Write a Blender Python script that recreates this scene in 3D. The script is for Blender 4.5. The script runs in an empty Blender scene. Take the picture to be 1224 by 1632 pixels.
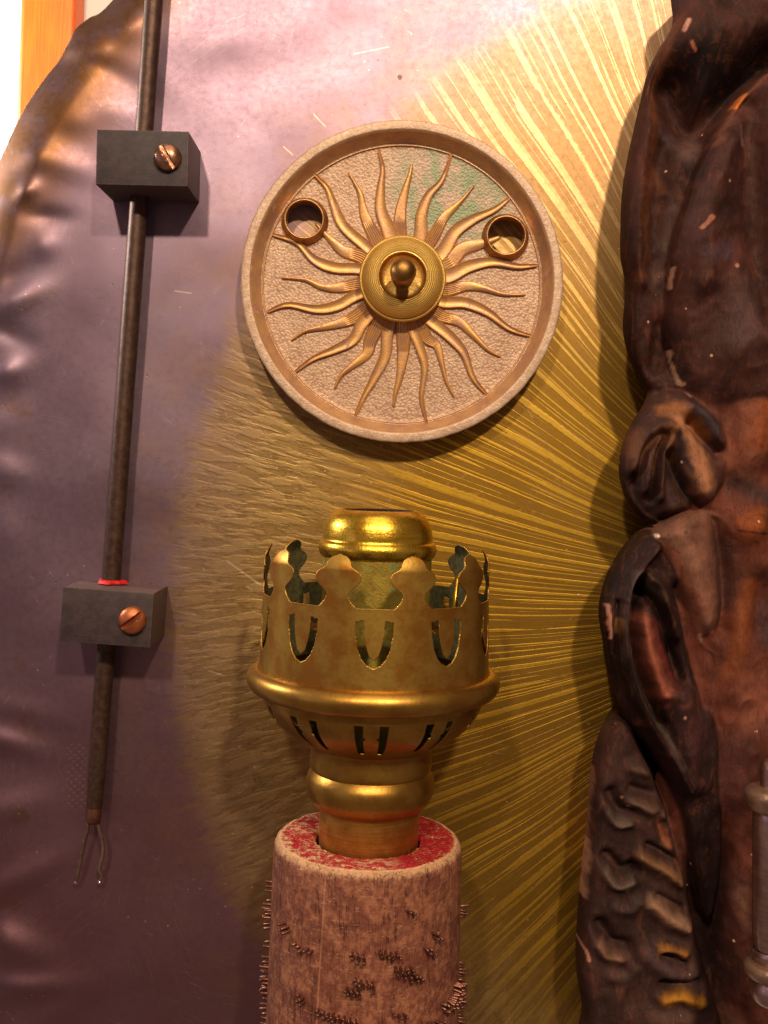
import bpy, bmesh, math, random
import numpy as np
from mathutils import Vector, Matrix

random.seed(7)
rng = np.random.default_rng(7)
SC = bpy.context.scene
R = math.radians

# ------------------------------------------------------------------ camera
D0 = 0.40                    # camera to metal sheet, metres
FPX = 1650.0                 # focal length in pixels of the 1224 px wide photo
CX, CY = 612.0, 740.0        # foot of the optical axis in the photo
S = D0 / FPX                 # metres per photo pixel on the sheet
cd = bpy.data.cameras.new('camera')
cam = bpy.data.objects.new('camera', cd)
SC.collection.objects.link(cam)
cam.location = (0, -D0, 0)
cam.rotation_euler = (R(90), 0, 0)
cd.sensor_fit = 'VERTICAL'
cd.sensor_height = 24.0
cd.lens = FPX / 1632.0 * 24.0
cd.shift_y = -(816.0 - CY) / 1632.0
cd.clip_start = 0.01
cd.clip_end = 50
SC.camera = cam

# ------------------------------------------------------------------ world and lamps
w = bpy.data.worlds.new('World')
SC.world = w
w.use_nodes = True
bg = w.node_tree.nodes['Background']
bg.inputs[0].default_value = (1.0, 0.66, 0.52, 1)
bg.inputs[1].default_value = 0.15

def lamp(name, loc, target, power, size, col, shape='DISK', spread=180):
    l = bpy.data.lights.new(name, 'AREA')
    l.shape = shape
    l.size = size
    l.energy = power
    l.color = col
    l.spread = R(spread)
    o = bpy.data.objects.new(name, l)
    SC.collection.objects.link(o)
    o.location = loc
    o.rotation_euler = (Vector(target) - Vector(loc)).to_track_quat('-Z', 'Y').to_euler()
    return o
lamp('ceiling_spot', (0.30, -1.15, 0.74), (0.05, 0, 0.0), 11.2, 0.07, (1.0, 0.81, 0.56))
lamp('ceiling_spot', (-0.24, -1.15, 0.74), (0.0, 0, 0.0), 7.0, 0.07, (1.0, 0.82, 0.58))
lamp('window_glow', (-1.3, -0.9, 0.15), (0, 0, 0), 0.6, 0.5, (0.70, 0.60, 1.0))
lamp('wall_fill', (-0.62, 0.06, 0.26), (-0.24, 0.25, 0.24), 3.4, 0.06, (1.0, 0.93, 0.84), 'DISK', 120)  # added unseen lamp that whitens the wall and strip behind the sheet
lamp('ceiling_bounce', (0.05, -0.55, 1.05), (0, -0.1, 0), 4.0, 0.9, (1.0, 0.80, 0.58))
SC.view_settings.view_transform = 'Standard'
SC.view_settings.look = 'None'
SC.view_settings.exposure = 0.0
SC.view_settings.gamma = 1.0
SC.cycles.use_denoising = True
SC.cycles.max_bounces = 8

# ------------------------------------------------------------------ helpers
def P(px, py, h=0.0):
    """photo pixel at height h above the sheet -> world point"""
    d = D0 - h
    return Vector(((px - CX) * d / FPX, -h, (CY - py) * d / FPX))
def KS(h):
    return (D0 - h) / FPX
def lin(r, g, b):
    f = lambda c: (c / 12.92 if c <= 0.04045 else ((c + 0.055) / 1.055) ** 2.4)
    return (f(r / 255.0), f(g / 255.0), f(b / 255.0), 1.0)

def cat(pts, n=8, closed=False):
    """Catmull-Rom resample"""
    p = np.array(pts, float)
    m = len(p)
    out = []
    segs = m if closed else m - 1
    for i in range(segs):
        if closed:
            a, b, c, d = p[(i - 1) % m], p[i], p[(i + 1) % m], p[(i + 2) % m]
        else:
            a, b, c, d = p[max(i - 1, 0)], p[i], p[i + 1], p[min(i + 2, m - 1)]
        for k in range(n):
            t = k / n
            out.append(0.5 * ((2 * b) + (c - a) * t + (2 * a - 5 * b + 4 * c - d) * t * t + (3 * b - a - 3 * c + d) * t ** 3))
    if not closed:
        out.append(p[-1])
    return np.array(out)

def mk(name, verts, faces, mat=None, parent=None, smooth=True, sharp=None, uv=None, loc=None):
    me = bpy.data.meshes.new(name)
    me.from_pydata([tuple(map(float, v)) for v in verts], [], [tuple(map(int, f)) for f in faces])
    if mat:
        me.materials.append(mat)
    if smooth:
        me.polygons.foreach_set('use_smooth', [True] * len(me.polygons))
    if uv is not None:
        lay = me.uv_layers.new(name='UVMap')
        li = np.empty(len(me.loops), dtype=np.int32)
        me.loops.foreach_get('vertex_index', li)
        lay.data.foreach_set('uv', np.asarray(uv, np.float32)[li].ravel())
    if sharp is not None:
        me.set_sharp_from_angle(angle=R(sharp))
    me.update()
    o = bpy.data.objects.new(name, me)
    SC.collection.objects.link(o)
    if parent is not None:
        o.parent = parent
    if loc is not None:
        o.location = loc
    return o

def thing(name, label, cat_, loc=(0, 0, 0), rot=(0, 0, 0), group=None):
    o = bpy.data.objects.new(name, None)
    o.empty_display_size = 0.01
    SC.collection.objects.link(o)
    o.location = loc
    o.rotation_euler = rot
    tag(o, label, cat_, group)
    return o
def tag(o, label, cat_, group=None):
    o['label'] = label
    o['category'] = cat_
    if group:
        o['group'] = group
    return o

def lathe(profile, n=96, axis='z', smooth_n=0):
    """surface of revolution; returns verts, faces, uv. axis 'z': upright; 'out': axis points off the sheet"""
    pr = cat(profile, smooth_n) if smooth_n else np.array(profile, float)
    L = np.concatenate([[0], np.cumsum(np.hypot(*np.diff(pr, axis=0).T))])
    vs, uv, fs = [], [], []
    for j in range(n + 1):
        th = math.pi / 2 + 2 * math.pi * j / n
        c, s = math.cos(th), math.sin(th)
        for i, (r, z) in enumerate(pr):
            r = max(r, 0)
            vs.append((r * c, r * s, z) if axis == 'z' else (r * c, -z, r * s))
            uv.append((j / n, L[i]))
    m = len(pr)
    for j in range(n):
        for i in range(m - 1):
            q = (j * m + i, (j + 1) * m + i, (j + 1) * m + i + 1, j * m + i + 1)
            fs.append(q if axis == 'z' else q[::-1])
    return vs, fs, uv

def tube(path, rad, n=12, cap=True):
    """tube along a 3-D path, rad may be a list"""
    p = [Vector(q) for q in path]
    rr = rad if hasattr(rad, '__len__') else [rad] * len(p)
    vs, fs = [], []
    for i, q in enumerate(p):
        t = (p[min(i + 1, len(p) - 1)] - p[max(i - 1, 0)]).normalized()
        a = t.cross(Vector((0, 1, 0)))
        if a.length < 1e-3:
            a = t.cross(Vector((1, 0, 0)))
        a.normalize()
        b = t.cross(a)
        for k in range(n):
            th = 2 * math.pi * k / n
            vs.append(q + (a * math.cos(th) + b * math.sin(th)) * rr[i])
    for i in range(len(p) - 1):
        for k in range(n):
            fs.append((i * n + k, i * n + (k + 1) % n, (i + 1) * n + (k + 1) % n, (i + 1) * n + k))
    if cap:
        fs.append(tuple(range(n - 1, -1, -1)))
        e = (len(p) - 1) * n
        fs.append(tuple(range(e, e + n)))
    return vs, fs

def masked(U, V, sdf, wrap=False):
    """quads of the grid that lie inside sdf > 0, border vertices pulled onto the outline"""
    nv, nu = U.shape
    d = sdf(U, V)
    du = abs(U[0, 1] - U[0, 0])
    dv = abs(V[1, 0] - V[0, 0])
    cells = []
    inn = d > 0
    i2 = np.roll(np.arange(nu), -1) if wrap else np.arange(1, nu)
    c0 = np.arange(nu) if wrap else np.arange(nu - 1)
    q = inn[:-1][:, c0] | inn[:-1][:, i2] | inn[1:][:, c0] | inn[1:][:, i2]
    J, I = np.nonzero(q)
    idx = lambda j, i: j * nu + i
    F = np.stack([idx(J, c0[I]), idx(J, i2[I]), idx(J + 1, i2[I]), idx(J + 1, c0[I])], 1)
    u = U.ravel().copy(); v = V.ravel().copy()
    used = np.zeros(u.size, bool); used[F.ravel()] = True
    mv = used & (d.ravel() <= 0)
    k = np.nonzero(mv)[0]
    u0, v0 = u[k].copy(), v[k].copy()
    for _ in range(4):
        e = 0.15 * min(du, dv)
        dd = sdf(u[k], v[k])
        gu = (sdf(u[k] + e, v[k]) - sdf(u[k] - e, v[k])) / (2 * e)
        gv = (sdf(u[k], v[k] + e) - sdf(u[k], v[k] - e)) / (2 * e)
        g2 = gu * gu + gv * gv + 1e-6
        u[k] += -dd * gu / g2
        v[k] += -dd * gv / g2
        u[k] = np.clip(u[k], u0 - 1.1 * du, u0 + 1.1 * du)
        v[k] = np.clip(v[k], v0 - 1.1 * dv, v0 + 1.1 * dv)
    remap = -np.ones(u.size, int)
    ids = np.nonzero(used)[0]
    remap[ids] = np.arange(ids.size)
    return u[ids], v[ids], remap[F]

def polysdf(poly):
    p = np.array(poly, float)
    a = p; b = np.roll(p, -1, 0)
    def f(U, V):
        sh = U.shape
        x = U.ravel(); y = V.ravel()
        best = np.full(x.size, 1e18)
        ins = np.zeros(x.size, bool)
        for (ax, ay), (bx, by) in zip(a, b):
            ex, ey = bx - ax, by - ay
            t = np.clip(((x - ax) * ex + (y - ay) * ey) / (ex * ex + ey * ey + 1e-12), 0, 1)
            best = np.minimum(best, (x - ax - t * ex) ** 2 + (y - ay - t * ey) ** 2)
            c = ((ay > y) != (by > y))
            xi = ax + (y - ay) / (ey if abs(ey) > 1e-12 else 1e-12) * ex
            ins ^= c & (x < xi)
        d = np.sqrt(best)
        return np.where(ins, d, -d).reshape(sh)
    return f

def polydist(pts, x, y):
    best = np.full(x.size, 1e18)
    if len(pts) == 1:
        return np.hypot(x - pts[0][0], y - pts[0][1])
    for (ax, ay), (bx, by) in zip(pts[:-1], pts[1:]):
        ex, ey = bx - ax, by - ay
        t = np.clip(((x - ax) * ex + (y - ay) * ey) / (ex * ex + ey * ey + 1e-12), 0, 1)
        best = np.minimum(best, (x - ax - t * ex) ** 2 + (y - ay - t * ey) ** 2)
    return np.sqrt(best)

_lat = rng.random((64, 64))
def vnoise(x, y):
    xi = np.floor(x).astype(int); yi = np.floor(y).astype(int)
    fx = x - xi; fy = y - yi
    fx = fx * fx * (3 - 2 * fx); fy = fy * fy * (3 - 2 * fy)
    g = lambda a, b: _lat[a % 64, b % 64]
    return (g(xi, yi) * (1 - fx) + g(xi + 1, yi) * fx) * (1 - fy) + (g(xi, yi + 1) * (1 - fx) + g(xi + 1, yi + 1) * fx) * fy - 0.5
def fnoise(x, y, s, oct=3):
    t = 0; a = 1
    for o in range(oct):
        t = t + a * vnoise(x / s + 17.3 * o, y / s + 5.1 * o); a *= 0.5; s *= 0.5
    return t

# ------------------------------------------------------------------ material helper
class Mat:
    def __init__(s, name):
        s.m = bpy.data.materials.new(name)
        s.m.use_nodes = True
        s.t = s.m.node_tree
        s.b = s.t.nodes['Principled BSDF']
    def set(s, sock, v):
        if hasattr(v, 'is_output') or isinstance(v, bpy.types.NodeSocket):
            s.t.links.new(v, sock)
        else:
            sock.default_value = v
    def n(s, typ, **at):
        nd = s.t.nodes.new(typ)
        for k, v in at.items():
            setattr(nd, k, v)
        return nd
    def math(s, op, a, b=None, c=None, clamp=False):
        nd = s.n('ShaderNodeMath', operation=op, use_clamp=clamp)
        for i, v in enumerate((a, b, c)):
            if v is not None:
                s.set(nd.inputs[i], v)
        return nd.outputs[0]
    def obj(s):
        return s.n('ShaderNodeTexCoord').outputs['Object']
    def uv(s):
        return s.n('ShaderNodeTexCoord').outputs['UV']
    def scale(s, v, sc):
        nd = s.n('ShaderNodeVectorMath', operation='MULTIPLY')
        s.set(nd.inputs[0], v)
        nd.inputs[1].default_value = sc if hasattr(sc, '__len__') else (sc, sc, sc)
        return nd.outputs[0]
    def add(s, v, w):
        nd = s.n('ShaderNodeVectorMath', operation='ADD')
        s.set(nd.inputs[0], v); s.set(nd.inputs[1], w)
        return nd.outputs[0]
    def sep(s, v):
        nd = s.n('ShaderNodeSeparateXYZ'); s.set(nd.inputs[0], v)
        return nd.outputs
    def comb(s, x, y, z=0.0):
        nd = s.n('ShaderNodeCombineXYZ')
        for i, v in enumerate((x, y, z)):
            s.set(nd.inputs[i], v)
        return nd.outputs[0]
    def noise(s, v, scale=1.0, detail=2.0, rough=0.5, dist=0.0):
        nd = s.n('ShaderNodeTexNoise')
        s.set(nd.inputs['Vector'], v)
        nd.inputs['Scale'].default_value = scale
        nd.inputs['Detail'].default_value = detail
        nd.inputs['Roughness'].default_value = rough
        nd.inputs['Distortion'].default_value = dist
        return nd.outputs[0]
    def voro(s, v, scale=1.0, feature='F1', rnd=1.0):
        nd = s.n('ShaderNodeTexVoronoi', feature=feature)
        s.set(nd.inputs['Vector'], v)
        nd.inputs['Scale'].default_value = scale
        nd.inputs['Randomness'].default_value = rnd
        return nd.outputs[0]
    def step(s, v, a, b, lo=0.0, hi=1.0):
        nd = s.n('ShaderNodeMapRange', interpolation_type='SMOOTHSTEP')
        s.set(nd.inputs['Value'], v)
        nd.inputs['From Min'].default_value = a; nd.inputs['From Max'].default_value = b
        nd.inputs['To Min'].default_value = lo; nd.inputs['To Max'].default_value = hi
        return nd.outputs[0]
    def mix(s, f, a, b, blend='MIX'):
        nd = s.n('ShaderNodeMix', data_type='RGBA', blend_type=blend)
        s.set(nd.inputs[0], f); s.set(nd.inputs[6], a); s.set(nd.inputs[7], b)
        return nd.outputs[2]
    def bump(s, h, strength=0.5, dist=0.001, nrm=None):
        nd = s.n('ShaderNodeBump')
        nd.inputs['Strength'].default_value = strength
        nd.inputs['Distance'].default_value = dist
        s.set(nd.inputs['Height'], h)
        if nrm is not None:
            s.set(nd.inputs['Normal'], nrm)
        return nd.outputs[0]
    def done(s, col=None, rough=None, metal=None, nrm=None, spec=None):
        for k, v in (('Base Color', col), ('Roughness', rough), ('Metallic', metal), ('Normal', nrm), ('Specular IOR Level', spec)):
            if v is not None:
                s.set(s.b.inputs[k], v)
        return s.m

# ------------------------------------------------------------------ materials
def mat_sheet():
    m = Mat('engraved_sheet')
    x0, y0, z0 = m.sep(m.obj())
    X = m.math('ADD', m.math('MULTIPLY', x0, 1 / S), CX)
    Y = m.math('SUBTRACT', CY, m.math('MULTIPLY', z0, 1 / S))
    px = m.comb(X, Y)
    u = m.math('SUBTRACT', 1330.0, X)
    v = m.math('SUBTRACT', Y, 980.0)
    r = m.math('SQRT', m.math('ADD', m.math('MULTIPLY', u, u), m.math('MULTIPLY', v, v)))
    th = m.math('ARCTAN2', v, u)
    warp = m.noise(px, 0.0028, 1.0, 0.5)
    th = m.math('ADD', th, m.math('MULTIPLY', m.math('SUBTRACT', warp, 0.5), 0.05))
    # ground streaks of the fan: their sheen put into a lighter colour, tapering, of uneven width
    def streaks(freq, off, wmin, wmax, cut):
        ph = m.math('ADD', m.math('MULTIPLY', th, freq), m.math('MULTIPLY', m.noise(m.comb(m.math('MULTIPLY', th, freq * 0.45), off), 1.0, 1.0, 0.5), 2.6))
        cell = m.math('FLOOR', ph)
        f = m.math('ABSOLUTE', m.math('SUBTRACT', m.math('FRACT', ph), 0.5))
        wn = m.n('ShaderNodeTexWhiteNoise', noise_dimensions='2D')
        m.set(wn.inputs['Vector'], m.comb(cell, off))
        wd = m.math('ADD', wmin, m.math('MULTIPLY', wn.outputs['Value'], wmax - wmin))
        tp = m.noise(m.comb(m.math('MULTIPLY', cell, 3.7), m.math('MULTIPLY', r, 0.0042), off), 1.0, 2.0, 0.55)
        wd = m.math('MULTIPLY', wd, m.step(tp, cut, cut + 0.22, 0.0, 1.25))
        fz = m.math('MULTIPLY', m.math('SUBTRACT', m.noise(px, 0.11, 2.0, 0.6), 0.5), 0.09)
        d = m.math('SUBTRACT', wd, m.math('ADD', f, fz))
        return m.step(d, 0.0, 0.045)
    a1 = streaks(30.0, 1.5, 0.06, 0.19, 0.28)
    a2 = streaks(62.0, 7.5, 0.06, 0.17, 0.38)
    s3 = m.noise(m.comb(m.math('MULTIPLY', th, 170.0), m.math('MULTIPLY', r, 0.008)), 1.0, 3.0, 0.6)
    far = m.step(r, 660.0, 900.0)
    far = m.math('MULTIPLY', far, m.step(Y, 300.0, 560.0))
    near = m.math('SUBTRACT', 1.0, far)
    st = m.math('MAXIMUM', a1, m.math('MULTIPLY', a2, 0.75))
    st = m.math('MULTIPLY', st, m.math('SUBTRACT', 1.0, m.math('MULTIPLY', far, 0.75)))
    # left fringe: short overlapping horizontal strokes
    wv = m.noise(px, 0.013, 2.0, 0.5)
    thw = m.math('ADD', th, m.math('MULTIPLY', m.math('SUBTRACT', wv, 0.5), 0.010))
    s4 = m.noise(m.comb(m.math('MULTIPLY', thw, 82.0), m.math('MULTIPLY', r, 0.015)), 1.0, 2.0, 0.55)
    fringe = m.step(m.math('ADD', s4, m.math('MULTIPLY', m.math('SUBTRACT', m.noise(px, 0.16, 3.0, 0.7), 0.5), 0.22)), 0.42, 0.60)
    crease = m.step(m.math('ABSOLUTE', m.math('SUBTRACT', s4, 0.43)), 0.035, 0.006)
    crease = m.math('MULTIPLY', crease, m.step(m.noise(px, 0.05, 3.0, 0.6), 0.44, 0.56))
    glint = m.math('MULTIPLY', m.step(m.math('ABSOLUTE', m.math('SUBTRACT', s4, 0.60)), 0.02, 0.004), m.step(m.noise(px, 0.04, 3.0, 0.6), 0.54, 0.64))
    # area of the fan: inside an arc with an irregular border
    edge = m.math('ADD', r, m.math('MULTIPLY', m.math('SUBTRACT', s4, 0.5), m.step(Y, 200.0, 600.0, 24.0, 90.0)))
    fan = m.math('ADD', m.math('MULTIPLY', m.step(edge, 1085.0, 1030.0), 0.5), m.math('MULTIPLY', m.step(edge, 1110.0, 880.0), 0.5))
    fan = m.math('MULTIPLY', fan, m.step(m.math('ADD', X, m.math('MULTIPLY', Y, 1.40)), 800.0, 880.0))
    blot = m.noise(px, 0.013, 4.0, 0.6)
    fine = m.noise(px, 0.35, 2.0, 0.6)
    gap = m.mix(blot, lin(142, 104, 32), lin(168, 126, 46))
    gap = m.mix(m.step(m.math('ADD', Y, m.math('MULTIPLY', blot, 200.0)), 760.0, 200.0, 0.0, 0.85), gap, lin(186, 146, 112))  # creamier towards the top: tint of the lamp highlight put into the colour
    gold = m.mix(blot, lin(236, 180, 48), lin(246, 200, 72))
    gold = m.mix(m.step(Y, 760.0, 150.0, 0.0, 0.9), gold, lin(238, 206, 166))  # streaks too take the highlight's pale tint near the top
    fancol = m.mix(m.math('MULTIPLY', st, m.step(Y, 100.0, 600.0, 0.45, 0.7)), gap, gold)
    lfr = m.mix(m.math('MULTIPLY', fringe, 0.7), lin(166, 134, 84), lin(200, 166, 108))
    lfr = m.mix(m.math('MULTIPLY', crease, 0.5), lfr, lin(98, 72, 50))
    lfr = m.mix(m.math('MULTIPLY', glint, 0.7), lfr, lin(236, 214, 170))  # specular dapples painted as pale lines
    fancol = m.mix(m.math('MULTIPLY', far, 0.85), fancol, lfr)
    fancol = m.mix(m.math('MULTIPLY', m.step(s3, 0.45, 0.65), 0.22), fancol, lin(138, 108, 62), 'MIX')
    speck = m.noise(px, 0.12, 4.0, 0.7)
    fancol = m.mix(m.step(speck, 0.5, 0.75, 0.0, 0.35), fancol, lin(120, 94, 62))
    # plain part: violet grey tarnish
    pn = m.noise(px, 0.006, 3.0, 0.55)
    pl = m.mix(m.step(pn, 0.3, 0.7), lin(135, 110, 127), lin(154, 130, 149))
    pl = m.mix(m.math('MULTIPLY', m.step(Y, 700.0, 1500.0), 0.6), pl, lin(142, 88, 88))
    # brass showing through along the hammered rim
    rim = m.math('SUBTRACT', 1.0, m.math('MULTIPLY', m.step(m.math('ADD', m.math('ADD', X, m.math('MULTIPLY', Y, 0.62)), m.math('MULTIPLY', blot, 130.0)), 290.0, 400.0), 1.0))
    rim2 = m.math('MULTIPLY', m.step(m.noise(px, 0.012, 3.0, 0.6), 0.55, 0.7), m.step(X, 150.0, 20.0))
    pl = m.mix(m.math('MAXIMUM', m.math('MULTIPLY', rim, m.step(blot, 0.3, 0.6, 0.45, 0.95)), m.math('MULTIPLY', rim2, 0.45)), pl, lin(134, 90, 48))
    # warm brown border between both
    br = m.math('MULTIPLY', m.step(r, 1260.0, 1040.0), m.step(blot, 0.35, 0.7))
    pl = m.mix(m.math('MULTIPLY', br, 0.45), pl, lin(168, 128, 98))
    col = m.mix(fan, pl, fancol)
    # scratches: thin bands of stretched noise in three directions
    sc = None
    for ang, f, th_ in ((25, 0.011, 0.0035), (-52, 0.014, 0.003), (78, 0.012, 0.003)):
        c_, s_ = math.cos(R(ang)), math.sin(R(ang))
        uu = m.math('ADD', m.math('MULTIPLY', X, c_), m.math('MULTIPLY', Y, s_))
        vv = m.math('SUBTRACT', m.math('MULTIPLY', Y, c_), m.math('MULTIPLY', X, s_))
        q = m.noise(m.comb(m.math('MULTIPLY', uu, 0.006), m.math('MULTIPLY', vv, 0.11), ang), 1.0, 1.0, 0.5)
        ln = m.step(m.math('ABSOLUTE', m.math('SUBTRACT', q, 0.55)), th_, 0.0)
        msk = m.step(m.noise(m.comb(X, Y, ang * 3.1), f * 1.6, 2.0, 0.6), 0.60, 0.68)
        ln = m.math('MULTIPLY', ln, msk)
        sc = ln if sc is None else m.math('MAXIMUM', sc, ln)
    for (ax, ay, bx, by, wd) in ((360, 893, 418, 934, 2.2), (392, 933, 404, 942, 2.0), (374, 903, 412, 932, 1.2), (498, 180, 520, 203, 1.4), (450, 232, 468, 248, 1.3), (276, 463, 308, 468, 1.4), (330, 1068, 356, 1076, 1.6), (562, 86, 622, 74, 1.3)):
        L = math.hypot(bx - ax, by - ay)
        c_, s_ = (bx - ax) / L, (by - ay) / L
        dx = m.math('SUBTRACT', X, float(ax)); dy = m.math('SUBTRACT', Y, float(ay))
        uu = m.math('ADD', m.math('MULTIPLY', dx, c_), m.math('MULTIPLY', dy, s_))
        vv = m.math('SUBTRACT', m.math('MULTIPLY', dy, c_), m.math('MULTIPLY', dx, s_))
        a = m.step(m.math('ABSOLUTE', m.math('SUBTRACT', uu, L / 2)), L / 2, L / 2 - 4)
        b = m.step(m.math('ABSOLUTE', vv), wd, wd * 0.3)
        sc = m.math('MAXIMUM', sc, m.math('MULTIPLY', a, b))
    col = m.mix(m.math('MULTIPLY', sc, 0.42), col, lin(244, 224, 190))
    ds = m.step(m.voro(m.add(px, (31.0, 57.0, 0.0)), 0.045), 0.09, 0.04)
    ds = m.math('MULTIPLY', ds, m.step(m.noise(px, 0.006, 2.0), 0.5, 0.58))
    col = m.mix(m.math('MULTIPLY', ds, 0.55), col, lin(236, 206, 190))
    for ang, sh in ((14, 3.0), (63, 11.0), (-33, 17.0), (-74, 23.0)):
        c_, s_ = math.cos(R(ang)), math.sin(R(ang))
        wx = m.math('MULTIPLY', m.noise(m.add(px, (sh, 0.0, 0.0)), 0.004, 1.0), 60.0)
        uu = m.math('ADD', m.math('MULTIPLY', X, c_), m.math('MULTIPLY', Y, s_))
        vv = m.math('ADD', m.math('SUBTRACT', m.math('MULTIPLY', Y, c_), m.math('MULTIPLY', X, s_)), wx)
        q = m.noise(m.comb(m.math('MULTIPLY', uu, 0.008), m.math('MULTIPLY', vv, 0.16), sh), 1.0, 0.0)
        ln = m.step(m.math('ABSOLUTE', m.math('SUBTRACT', q, 0.62)), 0.012, 0.002)
        ln = m.math('MULTIPLY', ln, m.step(m.noise(m.add(px, (sh * 90.0, 0.0, 0.0)), 0.0045, 2.0, 0.6), 0.50, 0.66))
        col = m.mix(m.math('MULTIPLY', ln, 0.13), col, lin(222, 196, 190))
    # pits and the small drilled mark
    sp = m.step(m.voro(px, 0.028), 0.06, 0.035)
    sp = m.math('MULTIPLY', sp, m.step(m.noise(px, 0.009, 2.0), 0.5, 0.56))
    dt = None
    for (hx, hy, hr) in ((637, 124, 3.6),):
        dx = m.math('SUBTRACT', X, float(hx)); dy = m.math('SUBTRACT', Y, float(hy))
        q = m.math('SQRT', m.math('ADD', m.math('MULTIPLY', dx, dx), m.math('MULTIPLY', dy, dy)))
        q = m.step(q, hr + 1, hr - 1)
        dt = q if dt is None else m.math('MAXIMUM', dt, q)
    pits = m.math('MAXIMUM', m.math('MULTIPLY', sp, 0.5), dt)
    col = m.mix(m.math('MULTIPLY', pits, 0.75), col, lin(80, 58, 50))
    # faint stamped chain of rings beside the rod end
    bx = m.math('MULTIPLY', m.step(m.math('ABSOLUTE', m.math('SUBTRACT', X, 122.0)), 18.0, 14.0), m.step(m.math('ABSOLUTE', m.math('SUBTRACT', Y, 1236.0)), 58.0, 50.0))
    ce = m.math('SINE', m.math('MULTIPLY', m.math('ADD', X, m.math('MULTIPLY', Y, 0.12)), 2 * math.pi / 13.0))
    ce2 = m.math('SINE', m.math('MULTIPLY', Y, 2 * math.pi / 11.0))
    chain = m.math('MULTIPLY', bx, m.step(m.math('MULTIPLY', ce, ce2), 0.1, 0.5))
    col = m.mix(m.math('MULTIPLY', chain, 0.16), col, lin(190, 150, 130))
    gr = m.noise(px, 0.55, 2.0, 0.7)
    gr2 = m.noise(px, 0.09, 4.0, 0.7)
    col = m.mix(m.step(gr, 0.42, 0.66, 0.0, 0.22), col, m.mix(0.5, col, (0.05, 0.03, 0.03, 1)))
    col = m.mix(m.step(gr2, 0.5, 0.7, 0.0, 0.25), col, m.mix(0.5, col, lin(110, 80, 84)))
    rough = m.math('ADD', m.math('MULTIPLY', fan, 0.09), m.math('ADD', 0.33, m.math('MULTIPLY', gr2, 0.2)))
    rough = m.math('SUBTRACT', rough, m.math('MULTIPLY', m.math('MULTIPLY', st, fan), 0.06))
    hgt = m.math('MULTIPLY', fan, m.math('ADD', m.math('MULTIPLY', m.math('MULTIPLY', st, near), 0.22), m.math('ADD', m.math('MULTIPLY', s3, 0.16), m.math('MULTIPLY', fringe, m.math('MULTIPLY', far, 0.36)))))
    hgt = m.math('ADD', hgt, m.math('MULTIPLY', fine, 0.06))
    hgt = m.math('SUBTRACT', hgt, m.math('MULTIPLY', chain, 0.15))
    hgt = m.math('SUBTRACT', hgt, m.math('MULTIPLY', pits, 0.3))
    nrm = m.bump(hgt, 0.55, 0.00035)
    return m.done(col, rough, 0.95, nrm)

def mat_metal(name, c1, c2, rough=0.35, metal=0.95, verd=None, vs=0.5, band=False, bumpd=0.00015, scale=1.0, tint=None):
    """worn brass: c1 and c2 blend by noise, verd adds green tarnish"""
    m = Mat(name)
    p = m.scale(m.obj(), 1000.0)
    n1 = m.noise(p, 0.16 * scale, 4.0, 0.62)
    n2 = m.noise(p, 1.1 * scale, 3.0, 0.6)
    if band:
        x, y, z = m.sep(p)
        n3 = m.noise(m.comb(m.math('MULTIPLY', x, 0.05), m.math('MULTIPLY', y, 0.05), m.math('MULTIPLY', z, 1.6)), 1.0, 3.0, 0.6)
        n1 = m.math('ADD', m.math('MULTIPLY', n1, 0.6), m.math('MULTIPLY', n3, 0.4))
    col = m.mix(m.step(n1, 0.36, 0.66), c1, c2)
    col = m.mix(m.math('MULTIPLY', m.step(n2, 0.56, 0.72), 0.35), col, tuple(v * 0.35 for v in c1[:3]) + (1,))
    met = metal
    rg = m.math('ADD', rough - 0.06, m.math('MULTIPLY', n2, 0.16))
    if verd:
        g = m.step(m.noise(m.add(p, (31.0, 7.0, 3.0)), 0.22 * scale, 4.0, 0.65), 0.62 - vs * 0.2, 0.72 - vs * 0.2)
        col = m.mix(m.math('MULTIPLY', g, 0.8), col, verd)
        met = m.math('SUBTRACT', metal, m.math('MULTIPLY', g, 0.6))
        rg = m.math('ADD', rg, m.math('MULTIPLY', g, 0.25))
    return m.done(col, rg, met, m.bump(m.math('ADD', n2, m.math('MULTIPLY', n1, 0.5)), 0.4, bumpd))

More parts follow.
